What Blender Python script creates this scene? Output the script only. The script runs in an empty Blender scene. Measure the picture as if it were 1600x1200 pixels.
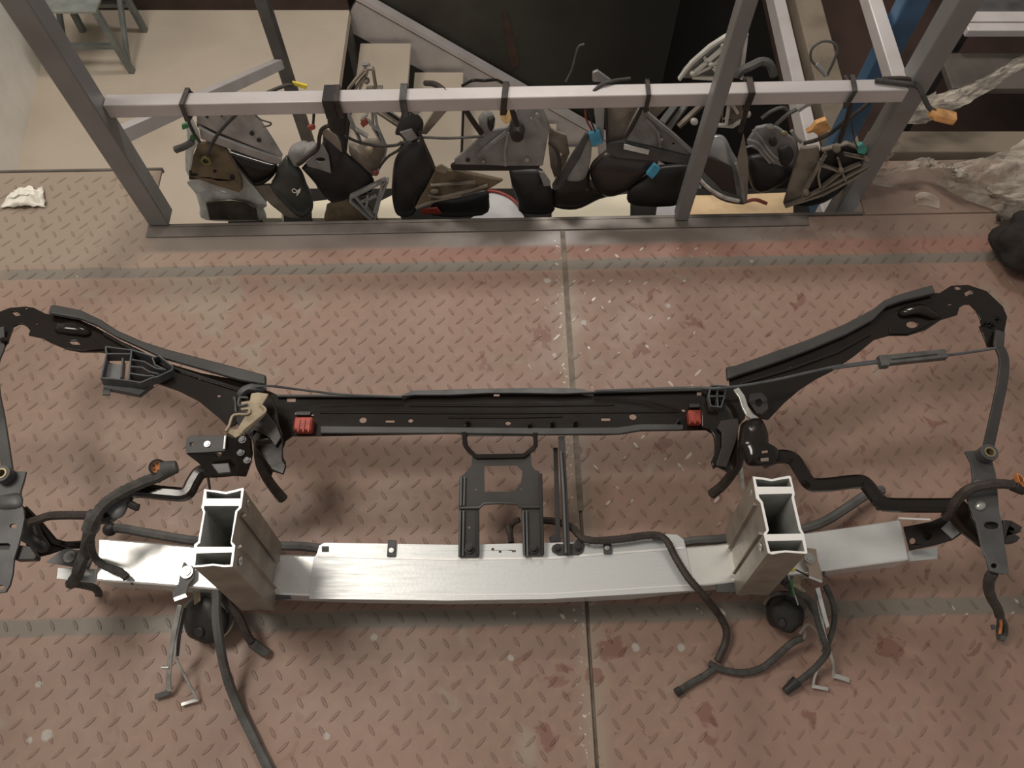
import bpy, bmesh, math, random
from mathutils import Vector, Matrix, noise
from mathutils.geometry import tessellate_polygon
random.seed(7)
S = bpy.context.scene
COL = S.collection
# ------------------------------------------------------------------ camera, world, lights, exposure
H = 1.4
FP = 1200.0
TH = math.atan(0.5)
cd = bpy.data.cameras.new('camera'); cd.lens = 27.0; cd.sensor_width = 36.0; cd.sensor_fit = 'HORIZONTAL'
cd.clip_start = 0.05
cam = bpy.data.objects.new('camera', cd); COL.objects.link(cam)
cam.location = (0, 0, H); cam.rotation_euler = (TH, 0, 0)
S.camera = cam
w = bpy.data.worlds.new('world'); S.world = w; w.use_nodes = True
w.node_tree.nodes['Background'].inputs[0].default_value = (1.0, 0.93, 0.86, 1)
w.node_tree.nodes['Background'].inputs[1].default_value = 0.29
def area(name, loc, target, sx, sy, power, col):
    l = bpy.data.lights.new(name, 'AREA'); l.shape = 'RECTANGLE'; l.size = sx; l.size_y = sy
    l.energy = power; l.color = col
    o = bpy.data.objects.new(name, l); COL.objects.link(o); o.location = loc
    o.rotation_euler = (Vector(target) - Vector(loc)).to_track_quat('-Z', 'Y').to_euler()
    return o
area('ceiling_lamp', (-1.45, 0.95, 3.1), (-0.6, 0.7, 0), 0.8, 0.85, 43, (1.0, 0.92, 0.83))
area('ceiling_lamp', (0.25, 2.7, 2.75), (-0.1, 1.0, 0), 0.8, 0.3, 31, (1.0, 0.93, 0.86))
S.view_settings.view_transform = 'Standard'; S.view_settings.look = 'None'
S.view_settings.gamma = 1.0; S.view_settings.use_curve_mapping = False
S.view_settings.exposure = 0.07

# ------------------------------------------------------------------ measuring: sight lines of the photograph's camera
def ray(px, py):
    u = px - 800.0; v = 600.0 - py
    return Vector((u, FP*math.sin(TH) + v*math.cos(TH), -(FP*math.cos(TH) - v*math.sin(TH))))
CP = Vector((0, 0, H))
def P(px, py, z=0.0):
    r = ray(px, py); return CP + r*((z - H)/r.z)
class Pl:
    """a real plane; called with a sight line it gives the point on the plane"""
    def __init__(s, p0, n): s.p = Vector(p0); s.n = Vector(n).normalized()
    def __call__(s, px, py):
        r = ray(px, py); return CP + r*((s.p - CP).dot(s.n)/r.dot(s.n))
def PZ(z): return Pl((0, 0, z), (0, 0, 1))
def PV(y0, tilt=15):          # standing plane, leaning back, passing y0 at z 0.2
    a = math.radians(tilt); return Pl((0, y0, 0.2), (0, -math.cos(a), math.sin(a)))
def P3(a, b, c):
    A, B, C_ = P(*a), P(*b), P(*c); n = (B - A).cross(C_ - A)
    if n.z < 0: n = -n
    return Pl(A, n)
def up(pl, d):                # the same plane moved along its normal
    return Pl(pl.p + pl.n*d, pl.n)

# ------------------------------------------------------------------ materials
MATS = {}
def mat(name, col, rough=0.5, metal=0.0, var=0.15, scale=12.0, bump=0.0, bscale=80.0, coat=0.0, spec=0.5,
        col2=None, dirt=0.35, trans=0.0, alpha=1.0, aniso=None):
    m = bpy.data.materials.new(name); m.use_nodes = True
    nt = m.node_tree; N = nt.nodes; L = nt.links; b = N['Principled BSDF']
    geo = N.new('ShaderNodeNewGeometry')
    nz = N.new('ShaderNodeTexNoise'); nz.inputs['Scale'].default_value = scale; nz.inputs['Detail'].default_value = 5
    if aniso:
        mp = N.new('ShaderNodeMapping'); mp.inputs['Scale'].default_value = aniso
        L.new(geo.outputs['Position'], mp.inputs['Vector']); L.new(mp.outputs[0], nz.inputs['Vector'])
    else: L.new(geo.outputs['Position'], nz.inputs['Vector'])
    mx = N.new('ShaderNodeMix'); mx.data_type = 'RGBA'
    c2 = col2 if col2 else tuple(max(0, c*(1-dirt)) for c in col)
    c1 = tuple(min(1, c*(1+var)) for c in col)
    mx.inputs[6].default_value = (*c1, 1); mx.inputs[7].default_value = (*c2, 1)
    rp = N.new('ShaderNodeMapRange'); rp.inputs[1].default_value = 0.42; rp.inputs[2].default_value = 0.72
    L.new(nz.outputs[0], rp.inputs[0]); L.new(rp.outputs[0], mx.inputs[0]); L.new(mx.outputs[2], b.inputs['Base Color'])
    rr = N.new('ShaderNodeMapRange'); rr.inputs[3].default_value = max(0.03, rough-0.08); rr.inputs[4].default_value = min(1, rough+0.12)
    L.new(nz.outputs[0], rr.inputs[0]); L.new(rr.outputs[0], b.inputs['Roughness'])
    b.inputs['Metallic'].default_value = metal; b.inputs['Specular IOR Level'].default_value = spec
    b.inputs['Coat Weight'].default_value = coat; b.inputs['Coat Roughness'].default_value = 0.12
    b.inputs['Transmission Weight'].default_value = trans; b.inputs['Alpha'].default_value = alpha
    if bump:
        n2 = N.new('ShaderNodeTexNoise'); n2.inputs['Scale'].default_value = bscale; n2.inputs['Detail'].default_value = 4
        L.new(geo.outputs['Position'], n2.inputs['Vector'])
        bp = N.new('ShaderNodeBump'); bp.inputs['Strength'].default_value = bump; bp.inputs['Distance'].default_value = 0.004
        L.new(n2.outputs[0], bp.inputs['Height']); L.new(bp.outputs[0], b.inputs['Normal'])
    MATS[name] = m; return m
black = mat('black_gloss_paint', (.010, .007, .005), .16, 0, .3, 20, coat=.0, spec=.42, bump=.12, bscale=14)
blackm = mat('black_satin_paint', (.040, .038, .036), .42, 0, .2, 15, bump=.05)
greyst = mat('grey_painted_steel', (.085, .085, .084), .45, .25, .15, 18, bump=.05)
bracketgrey = mat('grey_phosphated_steel', (.15, .15, .15), .5, .3, .15, 22)
alu = mat('brushed_aluminium', (.68, .70, .69), .38, .5, .03, 40, bump=.03, bscale=200, aniso=(.5, 5, 1), dirt=.06)
alubeam = mat('bare_extruded_aluminium', (.82, .83, .80), .27, .6, .03, 30, bump=.03, bscale=120, dirt=.05)
alub = mat('bright_aluminium', (.90, .90, .87), .30, .5, .05, 40, bump=.03, dirt=.08)
alud = mat('dull_cast_aluminium', (.29, .255, .21), .5, .3, .12, 16, bump=.08, col2=(.21, .18, .145))
alui = mat('inner_aluminium', (.50, .51, .48), .5, .4, .08, 20)
cutalu = mat('sawn_aluminium_edge', (.92, .91, .88), .4, .3, .03, 60, dirt=.05)
zinc = mat('zinc_plated_steel', (.55, .55, .51), .3, .8, .1, 50)
chrome = mat('bright_steel', (.8, .8, .78), .2, .95, .05, 50)
loom = mat('grey_fabric_tape', (.060, .056, .050), .75, 0, .25, 60, bump=.3, bscale=260)
loomb = mat('brown_black_tape', (.038, .028, .022), .6, 0, .25, 60, bump=.25, bscale=260)
hosem = mat('grey_rubber_hose', (.085, .083, .078), .55, 0, .2, 30, bump=.15, bscale=200)
rubber = mat('black_rubber', (.018, .017, .016), .55, 0, .25, 30, bump=.2)
plgrey = mat('grey_black_plastic', (.075, .078, .08), .5, 0, .15, 40)
plblack = mat('black_plastic', (.020, .018, .017), .42, 0, .2, 30, bump=.08)
red = mat('red_plastic', (.36, .055, .035), .45, 0, .15, 50)
beigepl = mat('beige_aged_plastic', (.38, .31, .21), .4, 0, .15, 40, coat=.3)
beigedirty = mat('dusty_beige_plastic', (.22, .185, .145), .6, 0, .2, 22, bump=.15, col2=(.10, .08, .06))
browndirty = mat('dusty_brown_plastic', (.15, .11, .065), .6, 0, .2, 25, bump=.15, col2=(.06, .042, .026))
silver = mat('silver_paint', (.40, .40, .39), .32, .5, .1, 20, bump=.05)
greypl = mat('mid_grey_plastic', (.27, .262, .25), .5, 0, .12, 25, bump=.08, col2=(.17, .162, .15))
whitepl = mat('white_paint', (.66, .66, .62), .35, 0, .05, 20, col2=(.42, .40, .35))
greenpl = mat('dark_grey_green_paint', (.075, .082, .070), .4, 0, .15, 14, coat=.2, col2=(.035, .033, .028))
orange = mat('orange_plastic', (.80, .42, .16), .5, 0, .08, 60, bump=.1)
cream = mat('cream_plastic', (.90, .62, .28), .5, 0, .08, 60)
blue = mat('cyan_blue_plastic', (.07, .33, .50), .45, 0, .15, 50)
teal = mat('teal_plastic', (.08, .36, .30), .5, 0, .15, 50)
green = mat('green_plastic', (.05, .18, .06), .5, 0, .15, 50)
yellow = mat('yellow_plastic', (.75, .58, .05), .4, 0, .1, 50)
copper = mat('orange_seal', (.60, .22, .07), .5, 0, .2, 90)
railm = mat('pinkish_grey_rail_paint', (.56, .525, .515), .32, .1, .06, 10, bump=.06, bscale=40, col2=(.50, .46, .44))
postm = mat('bluish_grey_post_paint', (.25, .25, .245), .4, .2, .08, 9, bump=.06, bscale=30, col2=(.23, .215, .20))
darkpost = mat('dark_post_paint', (.10, .09, .08), .5, .1, .1, 10)
concrete = mat('beige_dusty_steel_landing', (.60, .52, .42), .8, 0, .05, 3, bump=.4, bscale=55, col2=(.53, .455, .36))
whitewall = mat('whitewashed_wall', (.92, .90, .85), .85, 0, .05, 5, bump=.3, bscale=30, col2=(.82, .79, .73))
greenwall = mat('dark_green_stained_shaded_wall', (.045, .045, .033), .7, 0, .2, 3, bump=.2, bscale=20, col2=(.028, .019, .013))
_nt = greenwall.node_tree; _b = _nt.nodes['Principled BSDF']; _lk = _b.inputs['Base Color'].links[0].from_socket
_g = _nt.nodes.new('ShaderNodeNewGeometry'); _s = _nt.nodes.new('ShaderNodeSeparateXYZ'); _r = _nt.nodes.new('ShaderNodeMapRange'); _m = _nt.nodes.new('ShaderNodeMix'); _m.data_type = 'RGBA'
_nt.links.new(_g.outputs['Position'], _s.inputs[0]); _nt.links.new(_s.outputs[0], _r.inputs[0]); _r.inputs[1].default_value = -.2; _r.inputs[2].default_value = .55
_nt.links.new(_r.outputs[0], _m.inputs[0]); _nt.links.new(_lk, _m.inputs[6]); _m.inputs[7].default_value = (.008, .007, .005, 1); _nt.links.new(_m.outputs[2], _b.inputs['Base Color'])  # low light painted in: wall colour fades to near black on the right
voidm = mat('unlit_hall_black', (.012, .010, .008), .9, 0, .2, 3)  # darkness of the unlit hall put into a near-black base colour
brownsheet = mat('dark_brown_primer', (.055, .030, .022), .6, 0, .2, 5, bump=.1, bscale=20)
tan = mat('tan_dusty_beam', (.24, .195, .145), .65, 0, .1, 8, bump=.2, bscale=30)
bluem = mat('blue_paint', (.05, .12, .22), .4, 0, .15, 8)
stoolm = mat('grey_green_stool_paint', (.19, .21, .20), .5, .1, .1, 12)
paper = mat('white_paper', (.86, .83, .72), .8, 0, .03, 20, dirt=.06)
cardm = mat('cream_card', (.97, .88, .68), .7, 0, .02, 6, dirt=.05)
boardm = mat('white_board', (.60, .60, .60), .5, 0, .05, 12)
bag = mat('black_cloth', (.016, .012, .010), .8, 0, .3, 30, bump=.6, bscale=60)
fluffm = mat('grey_fluff', (.12, .10, .08), .95, 0, .3, 80, bump=.8, bscale=150)
edgem = mat('bare_brown_steel_angle', (.155, .135, .118), .36, .35, .12, 9, bump=.08, bscale=40, col2=(.10, .085, .072))
seamm = mat('greasy_joint_strip', (.15, .12, .09), .5, .1, .2, 40, bump=.3)
brass = mat('brassy_ring', (.33, .28, .17), .4, .6, .2, 60)
redwire = mat('red_wire', (.30, .07, .05), .5)
mirrorglass = mat('dusty_mirror_glass', (.17, .15, .12), .18, .6, .1, 20, col2=(.09, .075, .06))

def film_mat():
    m = bpy.data.materials.new('clear_plastic_film'); m.use_nodes = True
    nt = m.node_tree; N = nt.nodes; L = nt.links; N.clear()
    out = N.new('ShaderNodeOutputMaterial'); mix = N.new('ShaderNodeMixShader'); tr = N.new('ShaderNodeBsdfTransparent')
    b = N.new('ShaderNodeBsdfPrincipled'); b.inputs['Base Color'].default_value = (.62, .55, .46, 1); b.inputs['Roughness'].default_value = .2
    geo = N.new('ShaderNodeNewGeometry'); nz = N.new('ShaderNodeTexNoise'); nz.inputs['Scale'].default_value = 26; nz.inputs['Detail'].default_value = 6
    mp = N.new('ShaderNodeMapping'); mp.inputs['Rotation'].default_value = (0, 0, .5); mp.inputs['Scale'].default_value = (.5, 2.2, 1)
    L.new(geo.outputs['Position'], mp.inputs[0]); L.new(mp.outputs[0], nz.inputs['Vector'])
    rp = N.new('ShaderNodeMapRange'); rp.inputs[1].default_value = .38; rp.inputs[2].default_value = .62; rp.inputs[3].default_value = .18; rp.inputs[4].default_value = .80
    L.new(nz.outputs[0], rp.inputs[0]); L.new(rp.outputs[0], mix.inputs[0])
    bp = N.new('ShaderNodeBump'); bp.inputs['Strength'].default_value = .9; bp.inputs['Distance'].default_value = .012
    L.new(nz.outputs[0], bp.inputs['Height']); L.new(bp.outputs[0], b.inputs['Normal'])
    L.new(tr.outputs[0], mix.inputs[1]); L.new(b.outputs[0], mix.inputs[2]); L.new(mix.outputs[0], out.inputs[0])
    return m
film = film_mat()

YAW = math.radians(1.3)
def to_floor(p):   # world -> floor frame
    return (p.x*math.cos(YAW) + p.y*math.sin(YAW), -p.x*math.sin(YAW) + p.y*math.cos(YAW))
def from_floor(x, y, z=0): return Vector((x*math.cos(YAW) - y*math.sin(YAW), x*math.sin(YAW) + y*math.cos(YAW), z))
def floor_mat(name, relief):
    m = bpy.data.materials.new(name); m.use_nodes = True
    nt = m.node_tree; N = nt.nodes; L = nt.links; b = N['Principled BSDF']
    geo = N.new('ShaderNodeNewGeometry'); mp = N.new('ShaderNodeMapping'); mp.inputs['Rotation'].default_value = (0, 0, -YAW)
    L.new(geo.outputs['Position'], mp.inputs[0]); V = mp.outputs[0]
    sep = N.new('ShaderNodeSeparateXYZ'); L.new(V, sep.inputs[0]); X, Y = sep.outputs[0], sep.outputs[1]
    def ma(op, a, c=None, clamp=False):
        n = N.new('ShaderNodeMath'); n.operation = op; n.use_clamp = clamp
        for i, v in enumerate((a, c)):
            if v is None: continue
            if isinstance(v, (int, float)): n.inputs[i].default_value = v
            else: L.new(v, n.inputs[i])
        return n.outputs[0]
    def mr(v, a, c, d=0.0, e=1.0):
        n = N.new('ShaderNodeMapRange'); n.interpolation_type = 'SMOOTHSTEP'
        for i, q in enumerate((a, c, d, e)): n.inputs[i+1].default_value = q
        L.new(v, n.inputs[0]); return n.outputs[0]
    def nz(scale, detail=4, dist=0.0, off=0.0):
        n = N.new('ShaderNodeTexNoise'); n.noise_dimensions = '4D'; n.inputs['W'].default_value = off
        n.inputs['Scale'].default_value = scale; n.inputs['Detail'].default_value = detail; n.inputs['Distortion'].default_value = dist
        L.new(V, n.inputs['Vector']); return n.outputs[0]
    def mixc(f, a, c):
        n = N.new('ShaderNodeMix'); n.data_type = 'RGBA'
        L.new(f, n.inputs[0])
        for i, v in ((6, a), (7, c)):
            if isinstance(v, tuple): n.inputs[i].default_value = (*v, 1)
            else: L.new(v, n.inputs[i])
        return n.outputs[2]
    k = 0.82 if relief else 1.0
    def c3(r, g, b_): return (r*k, g*k*.94, b_*k*.92)
    big = nz(2.2, 5, .4); med = nz(9, 6, .8, 3); fine = nz(45, 4, 0, 7)
    col = mixc(mr(big, .35, .65), c3(.308, .208, .162), c3(.272, .190, .146))
    col = mixc(ma('MULTIPLY', mr(fine, .4, .7), .35), col, c3(.37, .25, .19))
    # dusty beige paint loss: heavy in the far left corner, patches elsewhere
    corner = ma('MULTIPLY', mr(X, -.50, -.95), mr(Y, .93, 1.07))
    left = ma('MULTIPLY', mr(X, .2, -.9), .16)
    dm = ma('ADD', mr(med, .60, .74), ma('ADD', corner, left), True)
    patch = ma('MULTIPLY', mr(ma('ABSOLUTE', ma('ADD', X, .57)), .28, .05), mr(ma('ABSOLUTE', ma('ADD', Y, -.93)), .13, .02))
    dm = ma('ADD', dm, ma('MULTIPLY', patch, mr(med, .42, .6)), True)
    seamd = mr(ma('ABSOLUTE', ma('ADD', X, ma('MULTIPLY', ma('ADD', fine, -.5), .06))), 9, 10)
    sx = ma('ABSOLUTE', ma('ADD', X, -.140))
    dm = ma('ADD', dm, ma('MULTIPLY', mr(ma('ADD', sx, ma('MULTIPLY', med, .04)), .055, .025), .7), True)
    col = mixc(ma('MULTIPLY', dm, .9), col, c3(.32, .275, .215))
    # brick red undercoat showing in blots
    blot = mr(nz(17, 6, 1.6, 11), .625, .67)
    right = mr(X, -.35, .25, .35, 1.0)
    spots = None
    for (px, py, r) in ((850, 528, .030), (848, 1152, .026), (1105, 1115, .022), (1115, 780, .016), (1250, 800, .020), (930, 1060, .018),
                        (1000, 545, .022), (1085, 500, .022), (1040, 700, .02), (1395, 1010, .034), (960, 1010, .03), (1330, 830, .02)):
        fx, fy = to_floor(P(px, py, 0))
        dx = ma('ADD', X, -fx); dy = ma('ADD', Y, -fy)
        d = ma('SQRT', ma('ADD', ma('MULTIPLY', dx, dx), ma('MULTIPLY', dy, dy)))
        d = ma('ADD', d, ma('MULTIPLY', ma('ADD', nz(30, 5, 1, 61), -.5), .10))
        s_ = mr(d, r*.75, r*.45)
        spots = s_ if spots is None else ma('MAXIMUM', spots, s_)
    bl = ma('MAXIMUM', ma('MULTIPLY', blot, right), spots)
    col = mixc(ma('MULTIPLY', bl, .75), col, c3(.200, .095, .070))
    # worn grey bands
    wob = ma('MULTIPLY', ma('ADD', med, -.5), .014)
    b1 = mr(ma('ABSOLUTE', ma('ADD', ma('ADD', Y, -.992), wob)), .0165, .0105)
    b1 = ma('MULTIPLY', b1, mr(X, -1.12, -1.08)); b1 = ma('MULTIPLY', b1, mr(fine, .22, .42, .3, 1))
    b2 = mr(ma('ABSOLUTE', ma('ADD', ma('ADD', Y, -.240), wob)), .0185, .0125)
    b2 = ma('MULTIPLY', b2, mr(fine, .25, .42, .35, 1))
    bands = ma('MAXIMUM', b1, b2)
    col = mixc(ma('MULTIPLY', bands, .85), col, c3(.190, .185, .155))
    redz = ma('MULTIPLY', mr(ma('ABSOLUTE', ma('ADD', Y, -1.028)), .03, .015), ma('MULTIPLY', mr(X, -.55, -.1), .5))
    redz = ma('MULTIPLY', redz, ma('SUBTRACT', 1.0, bands))
    col = mixc(redz, col, c3(.315, .150, .110))
    ed = ma('MULTIPLY', mr(ma('ADD', Y, wob), 1.036, 1.054), mr(X, -.82, -.76))
    ed = ma('MULTIPLY', ed, mr(ma('ADD', X, wob), .80, .55, .35, 1))
    col = mixc(ma('MULTIPLY', ed, .9), col, (.175, .150, .130))
    pale = None
    for (px, py, r) in ((1045, 478, .010), (72, 1148, .013), (47, 1156, .008), (62, 1070, .008), (798, 1028, .008), (995, 1013, .009), (1064, 1012, .009), (584, 996, .009), (510, 1150, .006), (867, 555, .006), (855, 438, .012), (1175, 408, .008), (912, 505, .010)):
        fx, fy = to_floor(P(px, py, 0))
        dx = ma('ADD', X, -fx); dy = ma('ADD', Y, -fy)
        d = ma('SQRT', ma('ADD', ma('MULTIPLY', dx, dx), ma('MULTIPLY', dy, dy)))
        d = ma('ADD', d, ma('MULTIPLY', ma('ADD', fine, -.5), .022))
        s_ = mr(d, r*.8, r*.4); pale = s_ if pale is None else ma('MAXIMUM', pale, s_)
    col = mixc(ma('MULTIPLY', pale, .75), col, (.46, .44, .40))
    # white paint flecks along the joint and loose specks
    fl = mr(nz(150, 2, 0, 21), .70, .74)
    near = ma('MAXIMUM', mr(ma('ABSOLUTE', ma('ADD', X, -.122)), .016, .002), .0)
    fl = ma('MULTIPLY', fl, ma('ADD', near, .0, True))
    sp = ma('MULTIPLY', mr(nz(34, 2, 0, 31), .755, .775), .8)
    fl2 = ma('MAXIMUM', ma('MULTIPLY', mr(nz(110, 2, 0, 41), .60, .66), near), sp)
    if relief:   # rubbed bare tips, their glints painted in as pale colour
        zone = ma('MULTIPLY', mr(ma('ABSOLUTE', ma('ADD', X, -.26)), .30, .10), mr(Y, .15, .45))
        z2 = ma('MULTIPLY', b2, mr(X, -.5, -.3))
        fl2 = ma('MAXIMUM', fl2, ma('MAXIMUM', ma('MULTIPLY', ma('MAXIMUM', zone, ma('MULTIPLY', z2, 1.0)), mr(nz(24, 2, 0, 51), .56, .64)), fl))
    else: fl2 = ma('MAXIMUM', fl2, fl)
    col = mixc(ma('MULTIPLY', fl2, .85), col, (.62, .55, .47))
    L.new(col, b.inputs['Base Color'])
    rg = mr(med, .3, .7, .42, .62)
    rg2 = N.new('ShaderNodeMix'); L.new(ma('MAXIMUM', fl2, ed), rg2.inputs[0]); L.new(rg, rg2.inputs[2]); rg2.inputs[3].default_value = .30
    L.new(rg2.outputs[0], b.inputs['Roughness'])
    bp = N.new('ShaderNodeBump'); bp.inputs['Strength'].default_value = .25; bp.inputs['Distance'].default_value = .002
    L.new(med, bp.inputs['Height']); L.new(bp.outputs[0], b.inputs['Normal'])
    return m
floorm = floor_mat('worn_pink_brown_floor_paint', False)
studm = floor_mat('worn_paint_on_raised_studs', True)

# ------------------------------------------------------------------ object helpers
ORG = {}
def thing(name, label, cat, loc, group=None):
    o = bpy.data.objects.new(name, None); COL.objects.link(o); o.empty_display_size = .05
    o.location = loc; ORG[o] = Vector(loc); o['label'] = label; o['category'] = cat
    if group: o['group'] = group
    return o
def obj(name, bm, m, parent=None, label=None, cat=None, kind=None, group=None, bevel=0.0, ang=35, seg=2, base=False):
    bmesh.ops.remove_doubles(bm, verts=bm.verts, dist=1e-6)
    bmesh.ops.recalc_face_normals(bm, faces=bm.faces)
    co = [v.co for v in bm.verts]
    lo = Vector((min(c.x for c in co), min(c.y for c in co), min(c.z for c in co)))
    hi = Vector((max(c.x for c in co), max(c.y for c in co), max(c.z for c in co)))
    c = (lo + hi)/2
    if base or (not parent): c.z = lo.z
    for v in bm.verts: v.co -= c
    me = bpy.data.meshes.new(name); bm.to_mesh(me); bm.free()
    for p in me.polygons: p.use_smooth = True
    me.set_sharp_from_angle(angle=math.radians(ang))
    me.materials.append(m)
    o = bpy.data.objects.new(name, me); COL.objects.link(o); ORG[o] = c
    if parent: o.parent = parent; o.location = c - ORG[parent]
    else: o.location = c
    if label: o['label'] = label
    if cat: o['category'] = cat
    if kind: o['kind'] = kind
    if group: o['group'] = group
    if bevel:
        md = o.modifiers.new('bevel', 'BEVEL'); md.width = bevel; md.segments = seg; md.limit_method = 'ANGLE'; md.angle_limit = math.radians(30)
    return o
def B(): return bmesh.new()
def box(bm, a, b):
    (x0, y0, z0), (x1, y1, z1) = a, b
    vs = [bm.verts.new((x, y, z)) for x in (x0, x1) for y in (y0, y1) for z in (z0, z1)]
    for f in ((0,1,3,2), (4,6,7,5), (0,4,5,1), (2,3,7,6), (0,2,6,4), (1,5,7,3)): bm.faces.new([vs[i] for i in f])
    return bm
def obox(bm, c, ax, ay, az, sx, sy, sz):
    c = Vector(c); vs = [bm.verts.new(c + ax*(i*sx/2) + ay*(j*sy/2) + az*(k*sz/2)) for i in (-1, 1) for j in (-1, 1) for k in (-1, 1)]
    for f in ((0,1,3,2), (4,6,7,5), (0,4,5,1), (2,3,7,6), (0,2,6,4), (1,5,7,3)): bm.faces.new([vs[i] for i in f])
    return bm
def prism(bm, loops, off):
    """solid between loops[0] (with holes loops[1:]) and the same moved by off"""
    off = Vector(off); flat = [p for l in loops for p in l]
    top = [bm.verts.new(p) for p in flat]; bot = [bm.verts.new(p + off) for p in flat]
    for tri in tessellate_polygon([list(l) for l in loops]):
        if len(set(tri)) < 3: continue
        try: bm.faces.new([top[i] for i in tri]); bm.faces.new([bot[i] for i in reversed(tri)])
        except ValueError: pass
    k = 0
    for l in loops:
        n = len(l)
        for i in range(n):
            a, b = k+i, k+(i+1) % n
            bm.faces.new((top[a], top[b], bot[b], bot[a]))
        k += n
    return bm
def plate(pl, pts, th=.003, holes=(), bm=None):
    bm = bm or B()
    loops = [[pl(*p) for p in pts]] + [[pl(*p) for p in h] for h in holes]
    return prism(bm, loops, -pl.n*th)
def ring(cx, cy, r, n=10, ry=None):
    ry = ry or r*.85; return [(cx + r*math.cos(i*2*math.pi/n), cy + ry*math.sin(i*2*math.pi/n)) for i in range(n)]
def rect(cx, cy, a, b, rot=0):
    c, s = math.cos(math.radians(rot)), math.sin(math.radians(rot))
    return [(cx + x*c - y*s, cy + x*s + y*c) for x, y in ((-a, -b), (a, -b), (a, b), (-a, b))]
def smooth_path(pts, n=5):
    if len(pts) < 3: return [Vector(p) for p in pts]
    q = [pts[0]*2 - pts[1]] + list(pts) + [pts[-1]*2 - pts[-2]]; out = []
    for i in range(1, len(q)-2):
        for j in range(n):
            t = j/n; a, b, c, d = q[i-1], q[i], q[i+1], q[i+2]
            out.append(.5*((2*b) + (c-a)*t + (2*a-5*b+4*c-d)*t*t + (3*b-a-3*c+d)*t**3))
    out.append(q[-2]); return out
def sweep(bm, path, prof, upv=Vector((0, 0, 1)), scales=None, caps=True):
    """profile (list of (side, up)) carried along path; side stays square to path and upv"""
    rings = []; n = len(path)
    for i, p in enumerate(path):
        t = (path[min(i+1, n-1)] - path[max(i-1, 0)]).normalized()
        s = t.cross(upv)
        if s.length < 1e-3: s = t.cross(Vector((0, 1, 0)))
        s.normalize(); u = s.cross(t).normalized(); k = scales[i] if scales else 1
        rings.append([bm.verts.new(p + s*(a*k) + u*(b*k)) for a, b in prof])
    m = len(prof)
    for i in range(n-1):
        for j in range(m): bm.faces.new((rings[i][j], rings[i][(j+1) % m], rings[i+1][(j+1) % m], rings[i+1][j]))
    if caps: bm.faces.new(rings[0][::-1]); bm.faces.new(rings[-1])
    return bm
def circ(r, n=8): return [(r*math.cos(i*2*math.pi/n), r*math.sin(i*2*math.pi/n)) for i in range(n)]
def tube(pts, r, bm=None, n=8, sub=5, wrap=0.0, taper=None):
    """pts: Vectors.  wrap>0 makes tape turns / corrugation"""
    bm = bm or B(); path = smooth_path(pts, sub)
    if wrap:
        L_ = sum((path[i+1]-path[i]).length for i in range(len(path)-1)); step = max(.0035, L_/220)
        fine = [path[0]]; acc = 0
        dense = []
        for i in range(len(path)-1):
            for j in range(6): dense.append(path[i].lerp(path[i+1], j/6))
        dense.append(path[-1]); last = dense[0]
        for q in dense[1:]:
            if (q-last).length >= step: fine.append(q); last = q
        path = fine; sc = [1 + (wrap if i % 2 else -wrap) + .06*noise.noise(p*40) for i, p in enumerate(path)]
    else: sc = [1 + .04*noise.noise(p*60) for p in path]
    if taper:
        m = len(path)-1; sc = [s*(1 + (taper-1)*i/max(1, m)) for i, s in enumerate(sc)]
    return sweep(bm, path, circ(r, n), scales=sc)
def T(pts):                    # [(px,py,z)] -> points
    return [P(*p) for p in pts]
def bar(path, w_, t_, bm=None, upv=Vector((0, 0, 1))):
    return sweep(bm or B(), path, [(-w_/2, -t_/2), (w_/2, -t_/2), (w_/2, t_/2), (-w_/2, t_/2)], upv)
def cyl(bm, a, b, r, n=14, r2=None):
    a, b = Vector(a), Vector(b); d = (b-a).normalized(); s = d.orthogonal().normalized(); u = d.cross(s); r2 = r if r2 is None else r2
    A = [bm.verts.new(a + (s*math.cos(i*2*math.pi/n) + u*math.sin(i*2*math.pi/n))*r) for i in range(n)]
    C_ = [bm.verts.new(b + (s*math.cos(i*2*math.pi/n) + u*math.sin(i*2*math.pi/n))*r2) for i in range(n)]
    for i in range(n): bm.faces.new((A[i], A[(i+1) % n], C_[(i+1) % n], C_[i]))
    bm.faces.new(A[::-1]); bm.faces.new(C_); return bm
def ringsolid(bm, c, nrm, r0, r1, h, n=20):
    c = Vector(c); d = Vector(nrm).normalized(); s = d.orthogonal().normalized(); u = d.cross(s)
    lo = [[c + (s*math.cos(i*2*math.pi/n) + u*math.sin(i*2*math.pi/n))*r for i in range(n)] for r in (r1, r0)]
    return prism(bm, lo, d*h)
def bolt(c, nrm, r=.006, h=.005, bm=None):
    bm = bm or B(); c = Vector(c); d = Vector(nrm).normalized()
    cyl(bm, c, c + d*.0015, r*1.5, 14); cyl(bm, c + d*.0014, c + d*h, r, 6); cyl(bm, c + d*h*.98, c + d*h*1.15, r*.5, 8)
    return bm
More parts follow.
